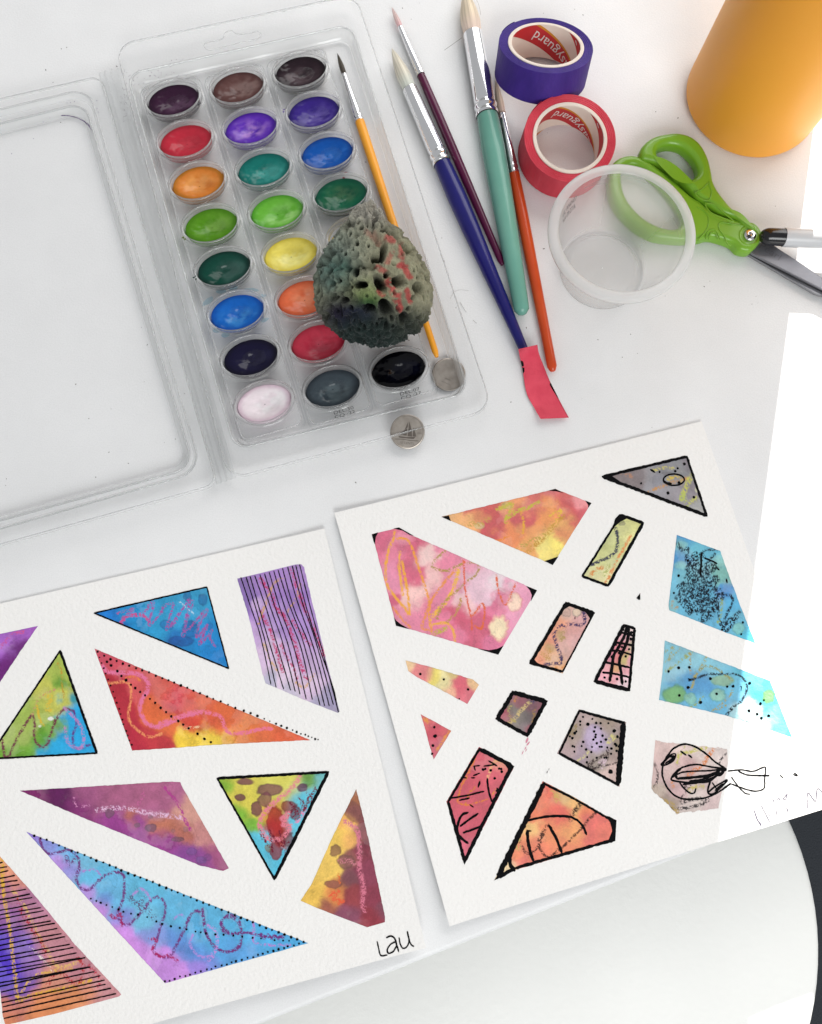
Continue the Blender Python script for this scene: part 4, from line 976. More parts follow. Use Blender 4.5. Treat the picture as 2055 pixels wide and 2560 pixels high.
# ---- left painting
TR, BR = np.array([811., 1321.]), np.array([1065., 2369.5])
def zl(x, y):
    a = P(*TR, 0.001); b = P(*BR, 0.001); d = (b-a)[:2]; L = np.linalg.norm(d); d = d/L
    t = ((x-a[0])*d[0]+(y-a[1])*d[1])/L
    r = np.array([-d[1], d[0]]); r = r if r[0] > 0 else -r
    q = ((x-a[0])*r[0]+(y-a[1])*r[1])/L
    return 0.0010+0.0055*np.clip(t-0.45, 0, 2)**2*3.0+0.012*np.clip(q+0.30, 0, 1)**2
_a = P(*TR, 0.001); _b = P(*BR, 0.005); _top = P(0, 1509, 0.001)
_l = (_top-_a)[:2]; _l /= np.linalg.norm(_l); 
TL = to_px(np.array([*(_a[:2]+_l*0.203), 0.001]))
_bl = np.array([*(P(*BR, 0.005)[:2]), 0.005]); _lb = (P(600, 2499, 0.005)-P(*BR, 0.005))[:2]; _lb /= np.linalg.norm(_lb)
BL = to_px(np.array([*(P(*BR, 0.005)[:2]+_lb*0.203), 0.005]))
LP = Sheet([TL, TR, BR, BL], zl, 'watercolour painting of bright triangles signed Lau, at the lower left', 'paintings')
LP.shape('painted_triangle', 'purple triangle cut by the left edge', Zm('V', [(-130, 805), (330, 708), (185, 915), (0, 1195), (-130, 1390)]),
         zc('V', [(60, 830, 130, (168, 100, 198)), (250, 750, 90, (160, 90, 185)), (180, 880, 70, (100, 24, 108)), (60, 1050, 110, (108, 30, 118)), (-60, 950, 100, (150, 80, 185))]),
         zcr('V', [([(0, 900), (60, 830), (120, 780), (200, 760)], 22, (205, 90, 150), 0.35)]))
LP.shape('painted_triangle', 'green and blue triangle with a thick black outline', Zm('V', [(520, 920), (838, 1812), (-105, 1860)]),
         zc('V', [(500, 1020, 130, (170, 188, 84)), (540, 1180, 60, (96, 152, 50)), (420, 1300, 150, (196, 196, 90)), (300, 1450, 140, (160, 184, 84)), (100, 1680, 130, (164, 184, 96)), (350, 1690, 90, (92, 152, 38)), (150, 1800, 100, (100, 160, 44)), (600, 1330, 55, (40, 150, 170)), (640, 1560, 110, (32, 158, 214)), (740, 1740, 120, (34, 162, 220)), (430, 1800, 110, (36, 164, 218)), (-40, 1840, 80, (100, 160, 44)), (480, 1600, 60, (120, 170, 70))]),
         zcr('V', [([(20, 1690), (40, 1840), (80, 1830), (150, 1680), (270, 1490), (300, 1560), (300, 1690), (360, 1760), (410, 1730), (440, 1640), (490, 1510), (560, 1430), (640, 1450)], 17, (112, 40, 72), 0.75),
                   ([(640, 1450), (660, 1560), (630, 1680), (660, 1770), (780, 1740)], 15, (96, 48, 130), 0.7), ([(565, 1590), (590, 1720), (690, 1770), (725, 1700), (690, 1560), (560, 1420)], 18, (190, 130, 190), 0.55),
                   ([(500, 1250), (400, 1290), (330, 1350), (280, 1470)], 16, (196, 150, 110), 0.4), ([(320, 1400), (345, 1520), (375, 1570)], 14, (215, 180, 60), 0.7), ([(400, 1310), (460, 1330), (400, 1420), (440, 1440)], 26, (216, 186, 70), 0.6), ([(500, 1030), (530, 1100), (540, 1240), (560, 1340)], 14, (190, 150, 60), 0.5)]),
         zbl('V', [(440, 1512, 26, 18, (236, 236, 228), 0.9), (345, 1578, 14, 12, (225, 228, 210), 0.8)]))
LP.ink(outline('V', [(520, 925), (838, 1810), (-105, 1860)], [20, 15, 15]))
bt = np.concatenate([Zm('V', [(815, 598)]), Zm('W', [(405, 372), (595, 1078)])])
LP.shape('painted_triangle', 'blue triangle with pink scribble and thin black outline', bt,
         [(270, 1540, 30, (20, 120, 205)), (330, 1560, 40, (24, 138, 200)), (400, 1560, 45, (40, 150, 200)), (470, 1530, 45, (50, 155, 202)), (500, 1590, 45, (24, 132, 198)), (540, 1640, 35, (22, 130, 205)), (430, 1590, 30, (26, 100, 170)), (300, 1575, 20, (14, 90, 180))],
         zcr('V', [([(1040, 690), (1100, 630), (1180, 615), (1240, 620), (1300, 680)], 20, (205, 80, 140), 0.75), ([(1020, 600), (1160, 560), (1060, 640)], 16, (170, 90, 150), 0.4), ([(1240, 600), (1330, 500), (1290, 700), (1390, 600), (1420, 540), (1500, 520), (1440, 740), (1550, 600), (1500, 700), (1640, 480), (1600, 700), (1670, 490), (1580, 790), (1620, 740)], 16, (165, 86, 160), 0.55)])
         + zcr('W', [([(230, 760), (330, 640), (410, 570), (330, 720), (320, 810), (410, 700), (340, 870), (450, 750), (430, 800), (470, 880)], 15, (170, 80, 150), 0.5), ([(170, 500), (290, 600)], 10, (190, 215, 230), 0.5)]),
         zbl('W', [(240, 450, 35, 45, (30, 88, 150), 0.6), (370, 480, 40, 50, (28, 95, 158), 0.6), (260, 740, 70, 70, (30, 84, 156), 0.55), (180, 840, 110, 45, (28, 80, 158), 0.65), (60, 700, 60, 45, (26, 92, 165), 0.5), (430, 710, 30, 30, (30, 100, 170), 0.5)]), warp=16)
LP.ink([(np.array([bt[i], bt[(i+1) % 3]]), 3.4) for i in range(3)])
sq = [(668, 300), (880, 250), (1170, 178), (1220, 175), (1245, 200), (1450, 1050), (1555, 1450), (1540, 1462), (1240, 1345), (915, 1205), (890, 1130), (760, 600)]
LP.shape('painted_strip', 'lilac strip ruled with fine black lines', Zm('W', sq),
         zc('W', [(720, 400, 130, (104, 52, 160)), (950, 300, 150, (150, 98, 192)), (1170, 260, 130, (158, 108, 198)), (1120, 480, 130, (126, 70, 176)), (870, 520, 60, (190, 150, 210)), (1000, 620, 140, (152, 104, 194)), (1250, 700, 160, (160, 116, 200)), (870, 760, 90, (186, 146, 208)), (960, 960, 130, (208, 176, 216)), (1200, 960, 150, (186, 146, 206)), (1090, 1130, 120, (216, 190, 218)), (1400, 1050, 120, (190, 158, 208)), (1300, 1250, 110, (206, 176, 212)), (1460, 1320, 80, (140, 128, 172)), (1100, 1270, 60, (186, 176, 204)), (930, 1190, 50, (172, 166, 196)), (1350, 1370, 50, (160, 152, 190))]),
         zcr('W', [([(870, 300), (930, 390), (970, 440), (1000, 540), (1080, 640), (1130, 760), (1180, 900), (1210, 1020), (1270, 1180)], 26, (190, 60, 110), 0.55), ([(870, 580), (910, 660), (960, 760), (1010, 930), (1060, 1100)], 22, (190, 64, 110), 0.55), ([(1140, 220), (1200, 420), (1270, 600), (1350, 780), (1420, 960)], 24, (196, 70, 120), 0.55), ([(1040, 860), (1100, 990), (1160, 1080), (1190, 1180)], 20, (196, 80, 120), 0.45), ([(1150, 660), (1220, 770), (1300, 870)], 22, (190, 70, 116), 0.4),
                   ([(1070, 290), (980, 350), (930, 470), (850, 690)], 18, (205, 160, 110), 0.5), ([(1210, 350), (1180, 470), (1110, 580)], 20, (205, 160, 110), 0.45), ([(900, 860), (950, 1000), (1010, 1090)], 16, (214, 176, 130), 0.4), ([(1330, 1130), (1250, 1240), (1180, 1200)], 18, (214, 170, 120), 0.45)]),
         zbl('W', [(840, 520, 50, 70, (196, 160, 214), 0.5, (96, 50, 150))]), warp=18, edge=0.1, lift=0.16)
LN = [[(700, 290), (790, 560), (870, 800), (960, 1215)], [(745, 285), (830, 560), (920, 880), (1005, 1240)], [(780, 280), (860, 560), (960, 900), (1070, 1255)], [(820, 275), (920, 560), (1010, 860), (1130, 1265)], [(865, 265), (960, 560), (1060, 850), (1170, 1275)], [(905, 258), (1000, 560), (1110, 880), (1212, 1300)], [(945, 245), (1040, 560), (1160, 900), (1265, 1340)], [(985, 235), (1085, 560), (1220, 900), (1318, 1345)], [(1022, 225), (1110, 500), (1240, 850), (1385, 1395)], [(1060, 210), (1160, 560), (1290, 880), (1425, 1400)], [(1105, 200), (1190, 500), (1330, 900), (1465, 1400)], [(1145, 190), (1230, 500), (1350, 850), (1500, 1390)], [(1175, 185), (1270, 560), (1380, 900), (1500, 1250), (1530, 1400)], [(1208, 178), (1310, 580), (1400, 900), (1545, 1455)]]
LP.ink(zst('W', [(p, 8.5) for p in LN]))
rt_ = np.concatenate([Zm('V', [(818, 905), (1145, 1788)]), Zm('W', [(120, 1765), (440, 1740), (910, 1715), (1300, 1697)])])
LP.shape('painted_triangle', 'long red and orange triangle edged with dots', rt_,
         zc('V', [(870, 980, 90, (200, 76, 98)), (1000, 1050, 90, (206, 80, 96)), (960, 1260, 110, (176, 38, 56)), (1060, 1500, 130, (180, 42, 60)), (1160, 1720, 110, (178, 36, 60)), (1250, 1180, 110, (210, 86, 90)), (1420, 1250, 130, (214, 92, 80)), (1350, 1450, 110, (222, 104, 60)), (1450, 1560, 90, (222, 110, 62)), (1340, 1680, 100, (196, 56, 66)), (1600, 1330, 140, (212, 84, 84)), (1640, 1680, 90, (240, 200, 70))])
         + zc('W', [(120, 1350, 100, (205, 70, 90)), (250, 1420, 100, (212, 84, 66)), (380, 1390, 90, (220, 104, 72)), (300, 1540, 80, (206, 66, 52)), (460, 1530, 80, (214, 90, 60)), (430, 1660, 90, (240, 206, 74)), (250, 1690, 80, (242, 204, 66)), (620, 1470, 110, (220, 104, 62)), (700, 1590, 110, (228, 128, 66)), (620, 1690, 70, (236, 176, 84)), (900, 1620, 110, (226, 112, 70)), (1100, 1660, 100, (222, 100, 64)), (1250, 1690, 60, (224, 100, 80))]),
         zcr('V', [([(890, 1060), (930, 1105), (1020, 1115), (1100, 1115), (1200, 1130), (1270, 1180), (1280, 1260), (1230, 1350), (1210, 1430), (1250, 1530), (1330, 1580), (1420, 1570), (1520, 1520), (1620, 1480), (1731, 1460)], 26, (228, 120, 160), 0.85), ([(935, 1210), (1000, 1200), (1090, 1195), (1130, 1240), (1130, 1370), (1110, 1480), (1140, 1560), (1230, 1640), (1310, 1670), (1400, 1640)], 16, (236, 150, 100), 0.7), ([(1080, 1160), (1150, 1150), (1210, 1180)], 16, (230, 130, 70), 0.6)])
         + zcr('W', [([(0, 1550), (120, 1510), (230, 1470), (350, 1450), (450, 1470), (530, 1500), (560, 1590), (620, 1640), (750, 1630), (880, 1600), (960, 1600)], 24, (230, 120, 150), 0.75), ([(210, 1600), (330, 1580), (250, 1590)], 14, (236, 190, 150), 0.5)]), warp=18)
dts = zdt('V', [(845, 932), (902, 967), (957, 997), (1010, 1012), (1064, 1036), (1118, 1054), (1178, 1075), (1231, 1092), (1290, 1111), (1349, 1141), (1405, 1162), (1458, 1180), (1507, 1200), (1565, 1224), (1621, 1244), (1675, 1269), (925, 1020), (962, 1052), (1015, 1100), (1050, 1143), (1090, 1178), (1133, 1218), (1170, 1247), (1213, 1280), (1256, 1310), (1298, 1340), (1343, 1375), (1390, 1418), (1437, 1455), (1482, 1492), (1543, 1532), (1585, 1563), (1633, 1595), (1710, 1643)], 9.5)
dts += zdt('V', [(862, 982), (880, 1030), (898, 1075), (915, 1122), (936, 1172), (957, 1224), (980, 1278), (995, 1332), (1010, 1374), (1032, 1427), (1044, 1472), (1060, 1520), (1068, 1560), (1092, 1618), (1105, 1658), (1120, 1700), (1140, 1738)], 6.5)
dts += zdt('W', [(290, 1269), (347, 1292), (407, 1320), (461, 1341), (524, 1362), (589, 1391), (652, 1419), (726, 1443), (784, 1464), (843, 1488), (1005, 1556), (1050, 1574), (1098, 1593), (1184, 1627), (1343, 1688), (325, 1643), (385, 1687), (440, 1715)], 8.5)+zdt('W', [(902, 1513), (950, 1534), (1148, 1611), (1220, 1643), (1258, 1650), (1283, 1664), (1314, 1674), (1368, 1693)], 5.5)
LP.ink(dots=dts)
LP.shape('painted_shape', 'mauve wedge with a dark plum tip', Zm('X', [(145, 222), (1240, 155), (1300, 160), (1310, 185), (1650, 780), (1610, 800), (1440, 760), (560, 400)]),
         zc('X', [(230, 240, 120, (128, 36, 104)), (420, 290, 120, (92, 18, 84)), (560, 360, 90, (130, 44, 112)), (640, 250, 110, (158, 84, 128)), (850, 260, 150, (166, 92, 128)), (1100, 230, 150, (172, 96, 132)), (1250, 220, 90, (176, 100, 140)), (820, 440, 90, (146, 56, 136)), (1000, 520, 90, (156, 70, 148)), (1180, 600, 90, (152, 62, 140)), (1350, 660, 80, (140, 70, 150)), (950, 400, 60, (182, 104, 92)), (1150, 480, 90, (192, 116, 92)), (1320, 530, 80, (186, 110, 96)), (1380, 330, 110, (206, 150, 138)), (1500, 520, 90, (200, 136, 134)), (1560, 690, 80, (164, 84, 128)), (1450, 740, 60, (140, 70, 140)), (1100, 350, 80, (176, 100, 140))]),
         zcr('X', [([(700, 360), (820, 345), (950, 355), (1080, 385), (1200, 400), (1330, 420)], 24, (226, 186, 216), 0.45), ([(1190, 200), (1240, 260), (1290, 330), (1330, 420), (1370, 500)], 18, (176, 60, 140), 0.55), ([(1040, 240), (1000, 320)], 18, (196, 100, 150), 0.35), ([(530, 270), (550, 330), (640, 330)], 14, (200, 130, 175), 0.4)]),
         zbl('X', [(790, 385, 34, 32, (112, 78, 100), 0.75), (1090, 488, 42, 30, (108, 78, 104), 0.75), (990, 470, 22, 16, (112, 84, 100), 0.7), (1085, 412, 16, 14, (130, 90, 110), 0.6), (1280, 572, 46, 18, (112, 80, 100), 0.7), (1380, 660, 36, 28, (124, 84, 150), 0.55), (1450, 722, 38, 26, (120, 84, 150), 0.6), (1340, 500, 18, 20, (150, 110, 120), 0.55), (1250, 510, 16, 14, (140, 100, 110), 0.5), (1500, 700, 30, 26, (120, 70, 130), 0.4)]), edge=0.12, warp=18)
pz = [(125, 248), (925, 203), (537, 975)]
LP.shape('painted_triangle', 'yellow and blue triangle splashed with dark red, black outline', Zm('Y', pz),
         zc('Y', [(300, 320, 150, (216, 202, 84)), (550, 260, 150, (206, 200, 92)), (190, 300, 60, (92, 168, 44)), (280, 470, 60, (100, 172, 50)), (370, 580, 55, (120, 176, 60)), (350, 420, 80, (220, 206, 84)), (780, 250, 60, (110, 160, 70)), (870, 250, 60, (110, 186, 190)), (770, 420, 110, (92, 188, 212)), (700, 560, 90, (96, 192, 216)), (430, 700, 70, (90, 188, 214)), (500, 830, 80, (88, 186, 214)), (560, 900, 60, (86, 186, 216)), (540, 480, 90, (200, 150, 60)), (560, 600, 80, (170, 60, 50))]),
         zcr('Y', [([(720, 240), (650, 330), (560, 400), (480, 480), (430, 560), (450, 640), (500, 690), (560, 690), (620, 650), (650, 590), (600, 580), (640, 500), (590, 540)], 26, (226, 128, 146), 0.7), ([(700, 560), (760, 470)], 22, (226, 140, 180), 0.5)] + [([(650+q*22, 420+(q*37 % 90)-q*18), (670+q*22, 470+(q*53 % 120)-q*22), (650+q*20, 520+(q*29 % 80)-q*20)], 12, (112, 30, 52), 0.5) for q in range(9)] + [([(430+q*24, 620+(q*41 % 120)), (450+q*24, 680+(q*31 % 110))], 13, (110, 28, 48), 0.5) for q in range(9)]),
         zbl('Y', [(325, 272, 62, 26, (116, 62, 76), 0.9), (500, 330, 90, 46, (120, 66, 80), 0.85), (470, 400, 50, 50, (120, 66, 76), 0.8), (290, 385, 42, 26, (112, 58, 70), 0.9), (405, 468, 40, 52, (112, 56, 70), 0.9), (740, 312, 38, 30, (92, 50, 82), 0.9), (545, 560, 62, 110, (166, 34, 38), 0.85), (640, 450, 55, 45, (130, 34, 42), 0.8), (690, 500, 40, 50, (96, 30, 50), 0.7), (545, 770, 45, 70, (128, 24, 34), 0.85), (640, 690, 40, 50, (100, 28, 44), 0.7), (490, 750, 24, 26, (126, 110, 80), 0.7)]), warp=12)
LP.ink(outline('Y', pz, [18, 22, 14]))
LP.shape('painted_triangle', 'narrow yellow triangle half covered with maroon', Zm('Y', [(1127, 325), (1205, 640), (1335, 1245), (1333, 1285), (1205, 1322), (850, 1185), (725, 1130), (800, 1020), (960, 660)]),
         zc('Y', [(1120, 400, 60, (166, 106, 76)), (1130, 500, 60, (134, 78, 82)), (1180, 620, 60, (132, 64, 72)), (1050, 580, 60, (234, 176, 96)), (1000, 680, 80, (240, 200, 96)), (1060, 690, 50, (228, 166, 100)), (900, 880, 90, (240, 200, 100)), (1160, 780, 60, (132, 58, 74)), (1080, 820, 55, (146, 88, 84)), (1200, 930, 70, (138, 62, 84)), (1080, 950, 60, (126, 74, 84)), (830, 1090, 80, (238, 194, 90)), (960, 1080, 60, (222, 140, 80)), (1250, 1100, 70, (140, 58, 78)), (1100, 1120, 60, (146, 62, 68)), (900, 1160, 50, (160, 90, 76)), (1080, 1220, 70, (140, 76, 100)), (1230, 1240, 70, (146, 54, 68)), (1300, 1200, 50, (132, 74, 92)), (980, 1010, 50, (190, 120, 70))]),
         zcr('Y', [([(1050, 560), (1100, 590), (1140, 640), (1150, 760), (1150, 900), (1170, 980), (1180, 1060), (1170, 1150), (1190, 1200)], 26, (214, 122, 144), 0.6), ([(1010, 850), (1060, 840), (1110, 860)], 26, (206, 128, 140), 0.5), ([(930, 1090), (1000, 1060), (960, 1120), (1030, 1130), (1000, 1150)], 18, (226, 96, 64), 0.6), ([(1000, 940), (1010, 1000)], 14, (222, 110, 60), 0.6)]),
         zbl('Y', [(975, 770, 42, 42, (140, 98, 74), 0.85), (1050, 850, 60, 55, (136, 88, 84), 0.8), (960, 1010, 62, 30, (142, 84, 74), 0.8), (1110, 490, 60, 70, (140, 86, 80), 0.6)]), warp=12)
ltri = np.concatenate([Zm('X', [(190, 518)]), Zm('Y', [(780, 1437)]), Zm('X', [(1190, 1610)])])
LP.shape('painted_triangle', 'long blue and lilac triangle with purple loops and dots', ltri,
         zc('X', [(230, 550, 70, (150, 128, 212)), (350, 630, 80, (140, 150, 220)), (480, 650, 90, (104, 170, 220)), (420, 740, 60, (190, 140, 222)), (650, 780, 130, (100, 182, 220)), (520, 820, 60, (150, 140, 216)), (800, 960, 120, (104, 176, 218)), (760, 1000, 50, (110, 130, 212)), (640, 960, 50, (186, 146, 224)), (720, 1070, 60, (198, 136, 220)), (1000, 950, 130, (98, 182, 218)), (1050, 1130, 100, (112, 186, 218)), (900, 1130, 70, (130, 140, 214)), (1250, 1100, 130, (96, 176, 216)), (1100, 1260, 90, (130, 150, 216)), (900, 1220, 80, (202, 140, 222)), (1000, 1380, 100, (204, 140, 222)), (1250, 1280, 80, (96, 140, 208)), (1350, 1360, 80, (92, 140, 212)), (1200, 1480, 110, (200, 140, 222)), (1450, 1250, 110, (86, 168, 216)), (1480, 1420, 90, (96, 140, 212)), (1600, 1330, 110, (80, 166, 216)), (1450, 1500, 60, (160, 130, 218)), (1200, 1590, 60, (196, 140, 220))])
         + zc('Y', [(150, 1300, 110, (92, 176, 218)), (300, 1350, 110, (84, 172, 220)), (450, 1380, 110, (80, 170, 222)), (650, 1430, 110, (78, 168, 222)), (200, 1470, 90, (92, 152, 218)), (350, 1480, 90, (92, 160, 220)), (100, 1580, 60, (120, 140, 216))]),
         zcr('X', [([(290, 570), (310, 640), (360, 680), (440, 660), (500, 650), (560, 700), (570, 780), (550, 860), (590, 930), (650, 930), (700, 880), (760, 830), (830, 810), (890, 830), (895, 920), (890, 1000), (860, 1070), (850, 1130), (870, 1160), (920, 1190), (980, 1140), (1050, 1060), (1100, 1000), (1150, 990), (1190, 1040), (1190, 1110), (1160, 1190), (1140, 1270), (1110, 1380), (1170, 1420), (1230, 1410), (1280, 1320), (1330, 1220), (1380, 1110), (1430, 1090), (1470, 1140), (1480, 1230), (1530, 1330), (1600, 1380), (1680, 1370), (1731, 1330)], 15, (112, 52, 122), 0.72),
                   ([(1731, 1250), (1690, 1250), (1620, 1220), (1600, 1170), (1640, 1120), (1700, 1130), (1731, 1170)], 14, (112, 52, 122), 0.7), ([(800, 1120), (830, 1140), (870, 1110), (880, 1190)], 18, (160, 40, 100), 0.6), ([(1080, 1290), (1130, 1300), (1100, 1370), (1160, 1420), (1210, 1410), (1280, 1450)], 15, (170, 36, 96), 0.6), ([(960, 970), (1010, 930), (1060, 960), (1080, 1000)], 14, (176, 140, 210), 0.55), ([(600, 800), (680, 790), (720, 830)], 12, (170, 130, 205), 0.4),
                   ([(930, 980), (980, 1030), (1040, 1000), (1000, 1060), (1060, 1080), (1110, 1140)], 30, (90, 70, 110), 0.22), ([(1390, 1260), (1370, 1330), (1430, 1410), (1500, 1420), (1540, 1380)], 14, (176, 140, 216), 0.55), ([(1250, 1150), (1300, 1110), (1330, 1140)], 12, (170, 140, 215), 0.5), ([(480, 700), (500, 760), (540, 720)], 20, (110, 60, 120), 0.3)])
         + zcr('Y', [([(20, 1180), (30, 1300), (60, 1400), (120, 1470), (200, 1500), (280, 1470), (300, 1400), (290, 1310), (230, 1250), (160, 1270), (160, 1340), (230, 1370), (330, 1360), (430, 1380), (520, 1390), (600, 1390)], 14, (112, 50, 122), 0.7), ([(440, 1370), (460, 1400), (490, 1375), (510, 1405), (540, 1380), (570, 1405), (600, 1385)], 14, (110, 50, 124), 0.6), ([(380, 1260), (390, 1350), (410, 1440), (650, 1450)], 14, (180, 130, 205), 0.45), ([(60, 1310), (120, 1360), (110, 1500), (60, 1560)], 16, (200, 140, 215), 0.4)]), warp=14)
dts = []
a0, a1 = Zm('X', [(245, 545)])[0], Zm('Y', [(745, 1430)])[0]
for i, t in enumerate(np.linspace(0, 1, 44)): dts.append((*(a0*(1-t)+a1*t+RNG.normal(size=2)*0.7), 2.7*(0.8+0.4*random.random())))
a0, a1 = Zm('X', [(1187, 1600)])[0], Zm('Y', [(715, 1440)])[0]
for i, t in enumerate(np.linspace(0, 1, 27)): dts.append((*(a0*(1-t)+a1*t+RNG.normal(size=2)*1.0), 2.5*(0.8+0.4*random.random())))
dts += zdt('X', [(655, 1000), (695, 1017), (727, 1030), (768, 1046), (810, 1060), (855, 1077), (890, 1095), (945, 1108), (995, 1115), (1062, 1133), (1127, 1165), (1170, 1183), (1233, 1200), (1297, 1212), (1345, 1222), (1410, 1237), (1448, 1243), (1485, 1252), (1555, 1257), (1613, 1260), (1683, 1265)], 6.5)+zdt('Y', [(5, 1360), (42, 1365), (110, 1373), (170, 1375), (240, 1383), (305, 1390), (380, 1398), (440, 1402), (538, 1415), (600, 1418), (642, 1420)], 6)
LP.ink(dots=dts)
LP.shape('painted_triangle', 'violet and peach triangle ruled with many black lines at the bottom left', Zm('X', [(-90, 600), (0, 695), (270, 1000), (540, 1330), (875, 1690), (860, 1705), (400, 1830), (40, 1912), (20, 1850), (0, 1650), (-90, 1300)]),
         zc('X', [(20, 740, 110, (226, 156, 118)), (110, 850, 90, (214, 140, 122)), (40, 950, 100, (176, 116, 146)), (170, 1010, 100, (176, 116, 150)), (60, 1130, 110, (150, 96, 160)), (230, 1150, 100, (188, 128, 152)), (10, 1350, 110, (78, 44, 196)), (130, 1330, 100, (130, 96, 190)), (320, 1270, 90, (196, 132, 140)), (40, 1550, 130, (86, 56, 200)), (220, 1480, 100, (150, 108, 176)), (420, 1380, 90, (200, 136, 150)), (380, 1560, 120, (206, 138, 120)), (560, 1520, 100, (190, 126, 140)), (150, 1650, 90, (120, 84, 180)), (700, 1620, 110, (206, 144, 150)), (560, 1700, 110, (222, 140, 92)), (300, 1760, 120, (222, 138, 90)), (100, 1800, 100, (204, 126, 110)), (60, 1880, 60, (214, 130, 90))]),
         zcr('X', [([(15, 720), (20, 900), (40, 1050), (75, 1250), (90, 1400), (110, 1560), (130, 1720), (220, 1700), (350, 1670), (500, 1640), (650, 1590)], 20, (226, 176, 60), 0.6), ([(100, 950), (160, 1030), (220, 1140), (290, 1290), (340, 1370), (420, 1490), (560, 1460)], 18, (222, 180, 110), 0.5), ([(130, 1000), (150, 1080), (250, 1250), (310, 1330), (330, 1400)], 22, (180, 50, 60), 0.35), ([(340, 1620), (420, 1530), (560, 1620), (600, 1480), (560, 1430)], 22, (182, 54, 56), 0.35), ([(120, 1740), (250, 1560), (520, 1500)], 14, (226, 180, 80), 0.4), ([(220, 1350), (320, 1450), (380, 1520)], 14, (230, 214, 206), 0.35), ([(640, 1480), (720, 1580), (700, 1640)], 16, (190, 60, 80), 0.3)]), warp=18, edge=0.1)
st_ = []
for i in range(32):
    yl = 700+37.6*i+random.uniform(-6, 6)
    sl_ = -0.20+0.03*random.uniform(-1, 1)
    # right end on the slanted edge
    xr = (yl-695)*0.875/(1+0.2*0.875)
    xr = min(xr*0.965, 862)-random.uniform(6, 26)
    if i > 24: sl_ = -0.22
    if xr < 8: continue
    x0 = -60 if yl < 1650 else (yl-1650)*0.1+random.uniform(0, 8)
    if yl+sl_*xr > 1900-xr*0.245 and i > 27: continue
    xm = (x0+xr)/2; st_.append(([(x0, yl-sl_*0-x0*0.2), (xm, yl+sl_*xm+random.uniform(-5, 5)), (xr, yl+sl_*xr)], 8.2+random.uniform(-1, 1.8)))
LP.ink(zst('X', st_))
LP.ink(zst('Y', [([(1278, 1425), (1290, 1480), (1305, 1525), (1350, 1522)], 9), ([(1345, 1398), (1375, 1385), (1405, 1405), (1420, 1455), (1433, 1497)], 11), ([(1410, 1425), (1375, 1445), (1350, 1485), (1362, 1510), (1395, 1495), (1418, 1455)], 10), ([(1436, 1398), (1444, 1440), (1462, 1473), (1492, 1462), (1508, 1420), (1495, 1352)], 10), ([(1495, 1352), (1508, 1410), (1522, 1445), (1542, 1460)], 10)]), parent=LP.o, name='signature')

